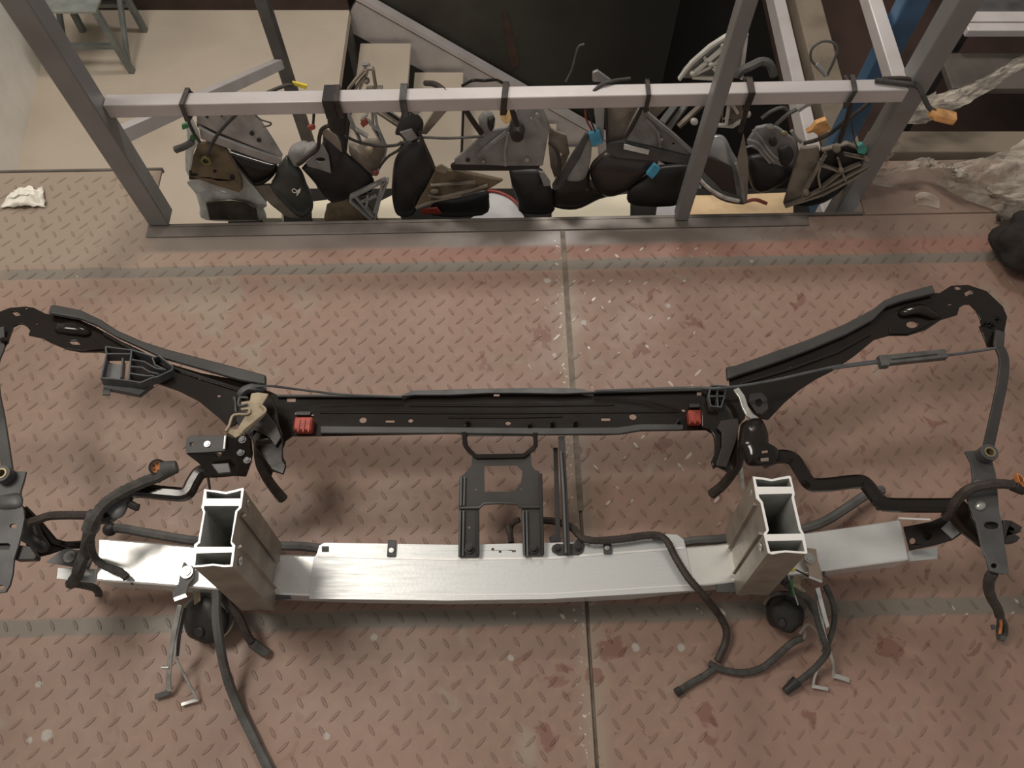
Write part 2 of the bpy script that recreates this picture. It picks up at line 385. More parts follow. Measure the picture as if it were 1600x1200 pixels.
def pillow(outline, nrm, front, back, bm=None, steps=5, power=.5):
    """closed cushion-like shell: rings shrink towards the middle while they rise"""
    bm = bm or B(); nrm = Vector(nrm).normalized(); pts = smooth_path(outline + [outline[0]], 4)[:-1]
    c = sum(pts, Vector())/len(pts); n = len(pts); lays = []
    for side, dep in ((1, front), (-1, back)):
        lay = []
        for k in range(0 if side == 1 else 1, steps+1):
            a = k/steps*math.pi/2; s = math.cos(a)**.75 if k < steps else 0.0; h = math.sin(a)**(1.1)*dep*side
            if k == steps: lay.append([bm.verts.new(c + nrm*h)])
            else: lay.append([bm.verts.new(c + (p-c)*s + nrm*h) for p in pts])
        lays.append(lay)
    base = lays[0][0]
    for lay in (lays[0][1:], lays[1]):
        prev = base
        for l in lay:
            for i in range(n):
                if len(l) == 1: bm.faces.new((prev[i], prev[(i+1) % n], l[0]))
                else: bm.faces.new((prev[i], prev[(i+1) % n], l[(i+1) % n], l[i]))
            prev = l
    return bm
def wall(pts, h, t_, pl, bm=None):
    """thin upright rib standing on plane pl along pixel path pts"""
    bm = bm or B(); path = [pl(*p) + pl.n*(h/2) for p in pts]
    return sweep(bm, path, [(-t_/2, -h/2), (t_/2, -h/2), (t_/2, h/2), (-t_/2, h/2)], pl.n)
def band(A, C_, th, bm=None, dirv=Vector((0, 0, -1))):
    """slab whose top runs between the two polylines A and C_"""
    bm = bm or B(); n = len(A); rows = []
    for k in (0, 1):
        rows.append([bm.verts.new(p + dirv*(th*k)) for p in A]); rows.append([bm.verts.new(p + dirv*(th*k)) for p in C_])
    a, c, a2, c2 = rows
    for i in range(n-1):
        bm.faces.new((a[i], a[i+1], c[i+1], c[i])); bm.faces.new((a2[i], c2[i], c2[i+1], a2[i+1]))
        bm.faces.new((a[i], a2[i], a2[i+1], a[i+1])); bm.faces.new((c[i], c[i+1], c2[i+1], c2[i]))
    bm.faces.new((a[0], c[0], c2[0], a2[0])); bm.faces.new((a[-1], a2[-1], c2[-1], c[-1])); return bm
def struct(name, bm, m, parent=None, **k):
    o = obj(name, bm, m, parent, **k)
    if not parent: o['kind'] = 'structure'
    return o

# ================================================================== SETTING
fl = bpy.data.objects.new('floor', None); COL.objects.link(fl); ORG[fl] = Vector((0, 0, 0)); fl['kind'] = 'structure'
fl['label'] = 'worn pink-brown diamond plate mezzanine floor'
SEAM = .139
EDGE = 1.108
def slabf(x0, x1, y0, y1, z0=-.006, z1=0.0):
    bm = B(); box(bm, (x0, y0, z0), (x1, y1, z1))
    for v in bm.verts: v.co = from_floor(v.co.x, v.co.y, v.co.z)
    return bm
def poly_floor(pts, z1=0.0, th=.006):
    return prism(B(), [[from_floor(x, y, z1) for x, y in pts]], Vector((0, 0, -th)))
obj('floor_plate', poly_floor([(-2.6, -1.2), (SEAM-.003, -1.2), (SEAM-.003, EDGE), (-.80, EDGE), (-.80, 1.285), (-2.6, 1.285)]), floorm, fl, bevel=.0015)
obj('floor_plate', poly_floor([(SEAM+.003, -1.2), (2.8, -1.2), (2.8, EDGE+.005), (SEAM+.003, EDGE+.005)]), floorm, fl, bevel=.0015)
obj('floor_plate', slabf(.835, 2.8, EDGE+.0085, 1.275, -.006, -.0005), floorm, fl, bevel=.0015)
obj('joint_strip', slabf(SEAM-.0055, SEAM+.0055, .93-.5, EDGE-.01, -.004, .0012), seamm, fl, label='dark greasy strip along the joint of the plates')
obj('joint_backing', slabf(SEAM-.02, SEAM+.02, -1.2, EDGE, -.012, -.0065), seamm, fl)
# smooth steel angle along the open edge
bm = slabf(-.80, .70, EDGE-.022, EDGE+.006, .0004, .0030)
obj('edge_angle', bm, edgem, fl, label='bare brown steel angle along the open edge', bevel=.001)
bm = slabf(-.80, .83, EDGE+.0065, EDGE+.014, -.10, .0030)
obj('edge_face', bm, edgem, fl)
bm = slabf(-1.85, -.80, 1.286, 1.292, -.012, .001)
obj('edge_face', bm, edgem, fl)
# herringbone of raised studs: nobody would count them
bm = B()
PX, PY = .0408, .0452
def stud(x, y, a, l, wd, h):
    c, s = math.cos(a), math.sin(a)
    pr = [(-l/2, 0), (-l*.22, wd/2), (l*.22, wd/2), (l/2, 0), (l*.22, -wd/2), (-l*.22, -wd/2)]
    base = [bm.verts.new(from_floor(x + u*c - v*s, y + u*s + v*c, -.0004)) for u, v in pr]
    top = [bm.verts.new(from_floor(x + u*.8*c - v*.55*s, y + u*.8*s + v*.55*c, h)) for u, v in pr]
    for i in range(6): bm.faces.new((base[i], base[(i+1) % 6], top[(i+1) % 6], top[i]))
    bm.faces.new(top)
ix0, ix1 = -38, 36
for i in range(ix0, ix1):
    for j in range(-9, 30):
        x = i*PX + .012; y = j*PY + .016
        for (dx, dy, a, l) in ((0, 0, math.radians(-58), .0245), (.019, PY/2, math.radians(44), .0285)):
            xx, yy = x + dx + random.uniform(-.0006, .0006), y + dy
            if yy > EDGE - .062 and xx > -.80 and xx < .55: continue
            if yy > EDGE - .02 and xx > -.82: continue
            if yy > 1.27 or abs(xx - SEAM) < .014: continue
            if abs(xx) > 1.6: continue
            kk = .45 + .55*min(1, max(0, .9 + 1.3*noise.noise(Vector((xx*3, yy*3, 0)))))
            stud(xx, yy, a, l, .0068, .0012*kk)
o = obj('raised_studs', bm, studm, fl, label='raised lozenge tread pattern of the plates', ang=20); o['kind'] = 'stuff'

# landing, stair and walls beyond the edge
def bx(name, a, b, m, parent=None, bevel=0, **k):
    return obj(name, box(B(), a, b), m, parent, bevel=bevel, **k)
st = bx('trim_landing', (-2.2, 1.30, -.94), (-.72, 3.0, -.90), concrete); st['kind'] = 'structure'; st['label'] = 'dusty beige lower landing plate'
stair2 = thing('stair', 'beige open stair going down to the right from the landing, behind the rail', 'stairs', (-.5, 2.5, -2.6))
for i in range(7):
    x0 = -.70 + .232*i; z = -1.065 - .165*i
    bx('tread', (x0, 1.35, z-.025), (x0+.235, 2.99, z), concrete, stair2, bevel=.003)
obj('stringer', bar([Vector((-.73, 3.025, -.93)), Vector((1.1, 3.025, -2.23))], .16, .03, upv=Vector((0, 1, 0))), railm, stair2)
obj('stringer', bar([Vector((-.73, 3.02, -.80)), Vector((1.1, 3.02, -2.10))], .05, .02), railm, stair2)
obj('support', box(B(), (-.75, 2.2, -2.6), (-.722, 2.24, -.94)), darkpost, stair2)
obj('support', box(B(), (-.75, 2.94, -2.6), (-.722, 2.99, -.94)), darkpost, stair2)
# whitewashed wall at the left
o = struct('wall_left', prism(B(), [[Vector((-1.835, 1.30, -.9)), Vector((-2.03, 2.99, -.9)), Vector((-2.2, 2.99, -.9)), Vector((-2.2, 1.30, -.9))]], Vector((0, 0, 2.6))), whitewall); o['label'] = 'whitewashed wall at the left of the landing'
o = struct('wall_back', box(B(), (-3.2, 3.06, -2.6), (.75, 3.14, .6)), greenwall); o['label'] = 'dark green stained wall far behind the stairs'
o = struct('wall_back', box(B(), (.75, 3.3, -2.6), (4.5, 3.38, .6)), voidm)  # near-black panel standing in for the unlit opening on the right
o = struct('baseboard_back', box(B(), (-3.2, 3.0, -.90), (-.72, 3.06, -.66)), mat('dark_brown_skirting', (.05, .03, .024), .6))
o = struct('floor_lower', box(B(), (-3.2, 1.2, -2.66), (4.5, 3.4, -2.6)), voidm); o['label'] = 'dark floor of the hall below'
# pipe stain on green wall
obj('rust_run', plate(Pl((0, 3.057, 0), (0, -1, 0)), [(786, 10), (795, 25), (800, 50), (808, 80), (812, 100), (797, 112), (795, 84), (788, 50), (784, 30)], .002), mat('rust', (.06, .035, .024), .9), None, kind='structure')

# railing: one thing
rl = thing('railing', 'grey square-tube guard rail standing on the open edge, hung with car mirrors', 'railing', (0, 1.14, 0))
def post(px, py, z0, z1, sz, name='post', m=postm, y=None, x=None, lab=None, yaw=0):
    p = P(px, py, 0) if x is None else Vector((x, y, 0))
    bm = obox(B(), (p.x, p.y, (z0+z1)/2), Vector((math.cos(yaw), math.sin(yaw), 0)), Vector((-math.sin(yaw), math.cos(yaw), 0)), Vector((0, 0, 1)), sz, sz, z1-z0)
    return obj(name, bm, m, rl, bevel=.003, label=lab)
post(0, 0, .0035, 1.02, .046, x=-.800, y=1.122, yaw=YAW)
post(0, 0, .0035, 1.02, .029, x=.386, y=1.128, yaw=YAW)
post(0, 0, -.35, 1.02, .044, x=.786, y=1.197, yaw=YAW)
zr = .318
rail = bar([Vector((-.777, 1.138, zr)), Vector((.763, 1.180, zr))], .031, .031)
obj('mid_rail', rail, railm, rl, bevel=.002)
obj('mid_rail', bar([Vector((.752, 1.195, zr+.002)), Vector((.752, 1.9, zr+.002))], .030, .030), railm, rl, bevel=.002)
obj('mid_rail', bar([Vector((-.80, 1.14, .235)), Vector((-.722, 1.965, -.295))], .026, .03), railm, rl, bevel=.002, label='sloping stair rail')
obj('top_rail', bar([Vector((-.82, 1.122, 1.04)), Vector((.82, 1.166, 1.04))], .045, .04), railm, rl, bevel=.003)
post(0, 0, -.90, .2, .036, m=darkpost, x=-.718, y=1.975, lab='dark lower post at the landing edge')

# ---- right hand background
nb = thing('steel_rack', 'dusty steel rack of tan and grey bars beyond the corner post', 'rack', (1.5, 1.8, -.62))
bx('floor_sheet', (.98, 1.16, -.62), (3.2, 3.2, -.60), brownsheet, nb, label='dark brown sheet under the bars')
bx('beam', (.925, 1.25, -.34), (1.01, 3.1, -.28), tan, nb, bevel=.004, label='tan lengthwise bar')
bx('beam', (.865, 1.20, -.36), (.905, 3.1, -.30), railm, nb, bevel=.004, label='grey lengthwise bar')
bx('beam', (.90, 1.37, -.10), (2.6, 1.44, -.05), tan, nb, bevel=.003, label='tan cross bar')
bx('beam', (.90, 1.33, -.16), (2.6, 1.369, -.11), plblack, nb, bevel=.003, label='black cross bar')
bx('shelf', (1.20, 1.82, -.02), (3.0, 2.35, 0.0), greyst, nb, bevel=.002, label='grey shelf sheet')
bx('shelf_lip', (1.20, 1.735, -.012), (3.0, 1.765, .01), railm, nb, bevel=.003, label='light shelf lip')
bx('shelf_lip', (1.20, 1.775, -.012), (3.0, 1.815, .006), railm, nb, bevel=.003, label='light shelf lip')
bx('shelf_face', (1.16, 1.60, -.08), (3.0, 1.734, -.06), mat('grey_brown_board', (.10, .085, .072), .6), nb, bevel=.003)
for x in (1.18, 2.5):
    bx('upright', (x, 1.75, -.60), (x+.04, 1.79, -.02), plblack, nb)
    bx('upright', (x, 1.38, -.60), (x+.04, 1.42, -.10), plblack, nb)
bx('upright', (1.02, 1.38, -.60), (1.05, 1.42, -.10), plblack, nb)
bp_ = thing('blue_post', 'blue square post standing just behind the grey corner post', 'post', (.835, 1.37, -.6))
bx('shaft', (.772, 1.345, -.6), (.822, 1.385, 1.0), bluem, bp_, bevel=.004)
bx('base_plate', (.76, 1.33, -.62), (.83, 1.40, -.6), bluem, bp_)

# cream cards on a ledge right below the edge
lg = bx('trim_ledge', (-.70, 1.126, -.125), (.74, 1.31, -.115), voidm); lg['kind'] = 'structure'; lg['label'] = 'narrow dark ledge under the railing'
def card(pts, label, m=cardm, z=-.093, g='cream cards on the ledge'):
    bm = plate(PZ(z), pts, .020); return obj('card', bm, m, None, label=label, cat='card', group=None, bevel=.001)
# small things with photo position on horizontal planes
c1 = card([(408, 305), (440, 305), (440, 341), (408, 341)], 'small bright cream card right of the white mirror')
c2 = card([(487, 315), (516, 311), (518, 341), (487, 341)], 'cream card under the black mirror with the grey dome')
c3_ = card([(586, 318), (622, 300), (626, 341), (590, 341)], 'cream card left of the tall black mirror shell')
c4 = card([(862, 318), (985, 302), (985, 341), (862, 341)], 'long bright cream card under the dark central mirror')
c5 = card([(1062, 305), (1120, 305), (1240, 300), (1240, 341), (1062, 341)], 'long cream and tan card right of the middle post', m=mat('tan_card', (.85, .62, .36), .7))
def raised_card(name, pts, z, label, m, edge=None):
    t = thing(name, label, 'board', P(pts[0][0], pts[0][1], -.115))
    obj('sheet', plate(PZ(z), pts, .012), m, t, bevel=.001)
    if edge: obj('rim', tube([P(x, y, z+.003) for x, y in edge], .0035), red, t, label='red rim')
    bm = B(); c = P(sum(p[0] for p in pts)/len(pts), sum(p[1] for p in pts)/len(pts), 0)
    box(bm, (c.x-.015, c.y-.015, -.115), (c.x+.015, c.y+.015, z-.012)); obj('stand', bm, plblack, t)
raised_card('round_sign', [(735, 341), (752, 330), (760, 305), (768, 300), (790, 306), (812, 322), (820, 341)], -.085, 'white round-edged board with a red rim under the brown bracket', boardm,
            [(762, 298), (778, 300), (795, 307), (808, 318), (818, 332)])
raised_card('small_board', [(1024, 341), (1030, 300), (1036, 283), (1064, 283), (1056, 341)], -.085, 'grey-white board with a red top edge left of the middle post', boardm, [(1035, 282), (1064, 281)])

# stool on landing
sl = thing('step_stool', 'low grey-green metal step stool on the landing at the top left', 'stool', (-1.75, 2.75, -.90))
zs = -.61
bx('seat', (-1.86, 2.60, zs), (-1.60, 2.88, zs+.012), mat('pale_grey_green_seat', (.30, .32, .30), .5), sl, bevel=.002)
for sx in (-1.85, -1.61):
    for sy in (2.615, 2.865):
        d = .015 if sx > -1.7 else -.015
        obj('leg', bar([Vector((sx, sy, zs)), Vector((sx+d, sy, -.90))], .024, .024, upv=Vector((0, 1, 0))), stoolm, sl, bevel=.002)
for sy in (2.615, 2.865): obj('crossbar', bar([Vector((-1.85, sy, -.77)), Vector((-1.60, sy, -.77))], .018, .018), stoolm, sl)
for sx in (-1.855, -1.60): obj('crossbar', bar([Vector((sx, 2.62, -.87)), Vector((sx, 2.87, -.64))], .018, .018), stoolm, sl)
obj('backrest', bar([Vector((-1.61, 2.875, zs)), Vector((-1.68, 2.89, -.25))], .026, .02, upv=Vector((0, 1, 0))), stoolm, sl)
obj('backrest', bar([Vector((-1.85, 2.875, zs)), Vector((-1.83, 2.89, -.25))], .026, .02, upv=Vector((0, 1, 0))), stoolm, sl)

# crumpled white paper on the floor at left
bm = B(); oc = P(42, 312, 0)
g = {}
for i in range(13):
    for j in range(9):
        u, v = i/12, j/8; x = (u-.5)*.105; y = (v-.5)*.05
        env = max(0, 1-abs(u-.55)*1.9)*max(0, 1-abs(v-.5)*1.6)
        z = .003 + env*.034*(.6+.9*abs(noise.noise(Vector((u*4, v*4, 2)))))+.010*abs(noise.noise(Vector((u*9, v*7, 5))))
        g[i, j] = bm.verts.new((oc.x + x*(1-.35*v) + .006*noise.noise(Vector((u*5, v*5, 8))), oc.y + y + .014*noise.noise(Vector((u*5, v*5, 1))), z))
for i in range(12):
    for j in range(8): bm.faces.new((g[i, j], g[i+1, j], g[i+1, j+1], g[i, j+1]))
o = obj('crumpled_paper', bm, paper, None, label='crumpled white paper scrap on the plates by the white wall', cat='paper', ang=15)
md = o.modifiers.new('s', 'SOLIDIFY'); md.thickness = .0008; md.offset = 1

# black cloth bag at right edge
bm = B(); oc = P(1600, 408, 0); bmesh.ops.create_icosphere(bm, subdivisions=4, radius=1)
for v in bm.verts:
    n_ = noise.noise(v.co*2.2); v.co = Vector((v.co.x*.11, v.co.y*.088, v.co.z*.06))*(1+.22*n_)
    v.co.x += .03*max(0, -v.co.y*8)
    v.co += Vector((oc.x+.02, oc.y, .058)); v.co.z = max(v.co.z, .001)
obj('cloth_bag', bm, bag, None, label='crumpled black cloth bag on the floor at the right edge', cat='bag', ang=180)
bm = B(); oc = P(1592, 362, 0)
bmesh.ops.create_icosphere(bm, subdivisions=3, radius=1)
for v in bm.verts:
    v.co = Vector((v.co.x*.045, v.co.y*.03, v.co.z*.02))*(1+.45*noise.noise(v.co*3)); v.co += Vector((oc.x, oc.y+.03, .015)); v.co.z = max(v.co.z, .0005)
obj('fluff', bm, fluffm, None, label='tuft of grey fluff lying beyond the black bag', cat='lint', ang=180)

# ================================================================== CAR FRONT END: one bolted assembly
def cr(ox, oy, s, pts): return [(ox + x/s, oy + y/s) for x, y in pts]
fe = thing('car_front_end', 'black radiator support bolted to a bright aluminium bumper beam, lying on the diamond plate', 'car part', (-.0, .45, 0))
Z = Vector((0, 0, 1))
# --- bumper beam
zb = .092
A = T([(153, 841, .130), (235, 847, .118), (318, 855, .104), (432, 866, zb), (560, 869, zb), (700, 870, zb), (850, 868, zb), (990, 862, zb), (1124, 850, zb), (1250, 834, .104), (1330, 823, .118), (1407, 811, .130)])
C_ = T([(149, 907, .130), (235, 913, .118), (322, 920, .104), (434, 929, zb), (560, 934, zb), (700, 936, zb), (850, 934, zb), (990, 928, zb), (1128, 912, zb), (1285, 893, .104), (1350, 884, .118), (1421, 875, .130)])
beam = obj('bumper_beam', band(A, C_, .050), alubeam, fe, bevel=.003)
def groove(t, m=alui, wd=.0012):
    obj('press_line', bar([a.lerp(c, t) + Z*.0002 for a, c in zip(A[4:-4], C_[4:-4])], wd, .003), m, beam)
cov = cr(420, 820, 3.3333, [(210, 385), (222, 250), (232, 175), (250, 150), (262, 108), (290, 93), (985, 104), (1470, 93)]) + \
      cr(860, 820, 4.285, [(300, 108), (700, 75), (770, 62), (850, 66), (892, 98), (905, 145), (925, 250), (968, 440), (500, 468), (0, 497)]) + [(700, 938.5)]
hl = [rect(508.5, 858, 5.5, 4.5), ring(770, 858, 2.4), ring(781.5, 862, 2.2), rect(803, 861, 3, 1.6)]
cv = obj('cover_plate', plate(PZ(zb+.0045), cov, .0035, hl), alu, fe, bevel=.0008, label='dull brushed aluminium cover plate')
obj('press_line', bar(T([(497, 869, zb+.0046), (700, 874, zb+.0046), (860, 872, zb+.0046), (1068, 856, zb+.0046)]), .0035, .0018), cutalu, cv)
obj('press_line', bar(T([(492, 924, zb+.0046), (700, 930, zb+.0046), (860, 928, zb+.0046), (1078, 914, zb+.0046)]), .0015, .001), cutalu, cv)
0 and obj('press_line', bar(T([(492, 900, zb+.0046), (700, 905, zb+.0046), (860, 903, zb+.0046), (1074, 888, zb+.0046)]), .0012, .0008), alui, cv)
obj('end_plate', plate(P3((88, 888, .12), (150, 886, .12), (149, 909, .12)), [(90, 887), (150, 889), (149, 911), (88, 904)], .003), alu, fe, bevel=.0006)
obj('end_plate', plate(PZ(.12), [(1418, 862), (1465, 854), (1465, 873), (1420, 877)], .003), alu, fe, bevel=.0006)
obj('end_edge', bar(T([(1404, 810, .131), (1453, 812, .131)]), .003, .003), cutalu, fe)
for x, y in ((612, 857), (949, 853)):
    o = obj('clip', obox(B(), P(x, y, zb+.008), Vector((1, 0, 0)), Vector((0, 1, 0)), Z, .014, .028, .006), plgrey, fe, bevel=.001)
    obj('clip_screw', bolt(P(x-.5, y+3, zb+.011), Z, .0028, .0025), zinc, o)
for a in ((88, 0), (207, 909), (1288, 897)):
    if a[1]: obj('edge_notch', obox(B(), P(a[0], a[1], .118), Vector((1, 0, 0)), Vector((0, 1, 0)), Z, .003, .009, .006), plgrey, fe)
# --- crash boxes
def crash(top, chambers, disp, zt, z0):
    pl = PZ(zt); cx = sum(p[0] for p in top)/len(top); cy = sum(p[1] for p in top)/len(top)
    d = P(cx + disp[0], cy + disp[1], z0) - P(cx, cy, zt)
    bmx = prism(B(), [[pl(*p) for p in top]] + [[pl(*p) for p in c] for c in chambers], d)
    bmx.faces.ensure_lookup_table(); nin = sum(len(c) for c in chambers)
    for f in bmx.faces[-nin:]: f.material_index = 1
    box_ = obj('crash_box', bmx, alud, fe, bevel=.0006, label='dull hollow aluminium crash box'); box_.data.materials.append(alui)
    rim = obj('sawn_rim', prism(B(), [[pl(*p) + Z*.0006 for p in top]] + [[pl(*p) + Z*.0006 for p in c] for c in chambers], Vector((0, 0, -.0014))), cutalu, box_, label='bright sawn rim')
    return pl, d, box_
topL = cr(280, 740, 5.4545, [(215, 135), (300, 143), (395, 158), (470, 142), (545, 122), (552, 135), (530, 290), (497, 325), (448, 580), (478, 612), (455, 793), (380, 796), (290, 785), (200, 795), (120, 798), (118, 780), (130, 605), (162, 580), (207, 330), (190, 290), (200, 250)])
chL = [cr(280, 740, 5.4545, [(232, 150), (300, 160), (400, 176), (470, 160), (530, 143), (524, 214), (232, 214)]),
       cr(280, 740, 5.4545, [(214, 276), (512, 276), (508, 290), (480, 320), (440, 590), (455, 622), (454, 626), (152, 626), (154, 610), (178, 590), (222, 325), (210, 300)]),
       cr(280, 740, 5.4545, [(146, 680), (452, 672), (438, 778), (380, 780), (290, 769), (200, 779), (136, 782)])]
plL, dL, bL = crash(topL, chL, (68, 78), .35, .088)
topR = cr(1130, 730, 5.217, [(240, 76), (320, 85), (395, 98), (470, 82), (540, 70), (552, 80), (582, 215), (577, 248), (636, 505), (657, 542), (686, 700), (672, 706), (600, 702), (510, 695), (450, 702), (400, 712), (365, 700), (328, 540), (352, 515), (303, 290), (268, 255)])
chR = [cr(1130, 730, 5.217, [(262, 98), (320, 102), (395, 116), (470, 101), (536, 92), (556, 160), (276, 160)]),
       cr(1130, 730, 5.217, [(288, 222), (560, 215), (562, 225), (556, 248), (616, 510), (636, 542), (352, 548), (372, 515), (322, 285), (292, 245)]),
       cr(1130, 730, 5.217, [(358, 602), (644, 596), (664, 688), (600, 686), (510, 678), (450, 684), (382, 690)])]
plR, dR, bR = crash(topR, chR, (-52, 74), .35, .088)
def boxdetail(bx_, pl, d, edge_pts, mirror):
    # raised flutes and a round punched hole on the visible flank
    p0, p1 = pl(*edge_pts[0]), pl(*edge_pts[1])
    for a in (.30, .72):
        q = p0.lerp(p1, a); obj('flute', bar([q + d*.06, q + d*.94], .004, .006), alud, bx_)
    n = (p1-p0).cross(d).normalized()
    if (CP - p0).dot(n) < 0: n = -n
    for a, t in ((.10, .10), (.88, .10)):
        q = p0.lerp(p1, a) + d*t; obj('hole', ringsolid(B(), q + n*.0004, n, .003, .0062, .0018, 14), zinc, bx_); 
boxdetail(bL, plL, dL, ((382, 765), (364, 883)), False)
boxdetail(bR, plR, dR, ((1178, 750), (1198, 860)), True)
for x, y in ((384, 938), (429, 938), (1143, 922), (1221, 905), (282, 922), (1292, 897)):
    obj('stud_bolt', cyl(B(), P(x, y-6, .075), P(x-1, y+4, .045), .0032), zinc, fe)
obj('mounting_flange', plate(PZ(.089), [(318, 900), (440, 915), (455, 935), (380, 940), (350, 928)], .006), greyst, fe)
obj('mounting_flange', plate(PZ(.089), [(1122, 900), (1235, 888), (1240, 902), (1160, 925), (1120, 925)], .006), greyst, fe)

# --- upper crossmember
zc = .15
top = [(388, 612), (420, 611), (436, 618), (500, 618), (560, 618), (627, 620), (645, 617), (700, 616), (760, 613), (776, 612), (792, 613), (850, 615), (903, 613), (928, 613), (1000, 612), (1103, 609), (1150, 610), (1160, 640), (1140, 672),
       (1122, 700), (1116, 690), (1116, 683), (1112, 676), (1103, 671), (1060, 672), (1000, 673), (970, 678), (940, 679), (856, 679), (846, 677), (730, 676), (720, 678), (712, 677), (475, 681), (456, 681), (446, 688), (442, 700), (430, 690), (400, 670)]
holes = [rect(455, 625, 7, 3), ring(567, 656, 6), rect(609.5, 658, 7, 2.2), ring(641.5, 657, 4), ring(794, 661, 4.2), rect(946.5, 655, 7, 2.6), ring(989, 651, 6), rect(1096, 615, 7, 3), rect(776, 617, 4.5, 2.2), ring(463, 645, 3.4, 8), ring(488, 648, 2.6, 8), ring(1068, 641, 3.2, 8)]
cm = obj('upper_crossmember', plate(PZ(zc), top, .004, holes), black, fe, bevel=.0012)
def flange(A, C_, z, name='flange', m=blackm, th=.006, par=None):
    return obj(name, band(T([(x, y, z) for x, y in A]), T([(x, y, z) for x, y in C_]), th), m, par or cm, bevel=.0015, label=None)
flange([(628, 617), (645, 610), (700, 608.5), (760, 607), (820, 606), (880, 606), (905, 607), (928, 612)], [(628, 619), (648, 617), (700, 617), (760, 614), (820, 614), (880, 615), (905, 614), (928, 613)], zc+.012, m=greyst)
flange([(432, 616), (520, 616), (628, 618)], [(432, 620), (520, 620), (628, 621)], zc+.008)
flange([(928, 610), (1010, 609), (1104, 606)], [(928, 614), (1010, 612), (1104, 610)], zc+.008)
flange([(500, 665), (600, 666), (715, 667), (860, 668), (965, 667), (1000, 662), (1060, 662), (1068, 663)], [(500, 677), (600, 677), (715, 677), (860, 679), (968, 678), (1003, 672), (1060, 672), (1068, 671)], zc+.007)
for y0, x0, x1 in ((634, 640, 960), (645, 500, 1060), (652, 700, 880)):
    obj('press_rib', bar(T([(x0, y0, zc), (800, y0+.5, zc), (x1, y0-1.5, zc)]), .004, .004), black, cm, bevel=.001)
for x, y in ((731, 661), (828, 665), (863, 662), (899, 661), (1060, 660)):
    obj('bolt', bolt(P(x, y, zc+.001), Z, .0045, .012), black, cm)
for (x, y, sx, sy) in ((475, 665, .032, .026), (1085, 653, .024, .024)):
    bm = obox(B(), P(x, y, zc+.010), Vector((1, 0, 0)), Vector((0, 1, 0)), Z, sx, sy, .020)
    o = obj('rubber_stop', bm, red, fe, bevel=.003, label='red plastic buffer')
    for k in (-1, 0, 1): obj('rib', obox(B(), P(x+k*8, y, zc+.021), Vector((1, 0, 0)), Vector((0, 1, 0)), Z, .0025, sy*.9, .003), red, o)
    obj('clip_head', obox(B(), P(x, y-18, zc+.006), Vector((1, 0, 0)), Vector((0, 1, 0)), Z, sx*.8, .008, .008), plblack, o, bevel=.001)

# --- side arms
PLl = P3((415, 600, .165), (0, 490, .232), (360, 665, .188))
PLr = P3((1138, 585, .16), (1560, 500, .25), (1200, 652, .155))
armL = cr(0, 440, 3.81, [(1575, 600), (1500, 600), (1200, 545), (950, 470), (850, 415), (700, 345), (560, 265), (480, 230), (300, 195), (270, 190), (200, 155), (150, 148), (60, 155), (0, 178), (-40, 200), (-40, 330), (20, 400), (50, 350), (80, 265), (110, 250), (135, 250), (160, 265), (180, 290), (170, 315), (250, 332), (300, 360), (400, 400), (480, 415), (600, 415), (720, 440), (830, 500), (940, 605), (1060, 645), (1180, 705), (1300, 805), (1360, 865), (1400, 850), (1480, 780), (1560, 700)])
hlL = [cr(0, 440, 3.81, [(65, 178), (100, 175), (125, 200), (95, 205)]), cr(0, 440, 3.81, [(405, 350), (455, 350), (485, 375), (430, 375)]), ring(313, 590, 3.2, 8), ring(342, 618, 3.2, 8), ring(41, 481, 2.4, 8), ring(57, 505, 2, 8)]
aL = obj('side_arm', plate(PLl, armL, .004, hlL), black, fe, bevel=.0012)
fA = cr(0, 440, 3.81, [(300, 138), (330, 138), (480, 168), (600, 225), (700, 290), (850, 355), (1000, 403), (1200, 455), (1450, 520), (1580, 555)])
fC = cr(0, 440, 3.81, [(285, 185), (330, 192), (475, 218), (570, 255), (690, 325), (840, 393), (960, 450), (1190, 515), (1430, 585), (1580, 612)])
u = up(PLl, .014)
obj('arm_flange', band([u(*p) for p in fA], [u(*p) for p in fC], .010), blackm, aL, bevel=.002)
obj('arm_ridge', bar([up(PLl, .002)(*p) for p in cr(0, 440, 3.81, [(620, 310), (760, 390), (960, 490), (1200, 570), (1450, 650)])], .006, .006), black, aL, bevel=.001)
obj('saddle', pillow([up(PLl, .0)(*p) for p in cr(0, 440, 3.81, [(330, 262), (440, 248), (530, 285), (545, 315), (500, 330), (380, 320), (330, 300)])], PLl.n, .014, .002), black, aL, ang=180)
obj('arm_patch', plate(up(PLl, .003), cr(0, 440, 3.81, [(290, 330), (400, 320), (560, 340), (620, 400), (480, 412), (400, 398), (310, 360)]), .002, [hlL[1]]), black, aL, bevel=.0008)
obj('spring_bracket', plate(up(PLl, .004), [(395, 585), (413, 588), (417, 606), (400, 604)], .004), zinc, aL, bevel=.001, label='bright worn arm end')

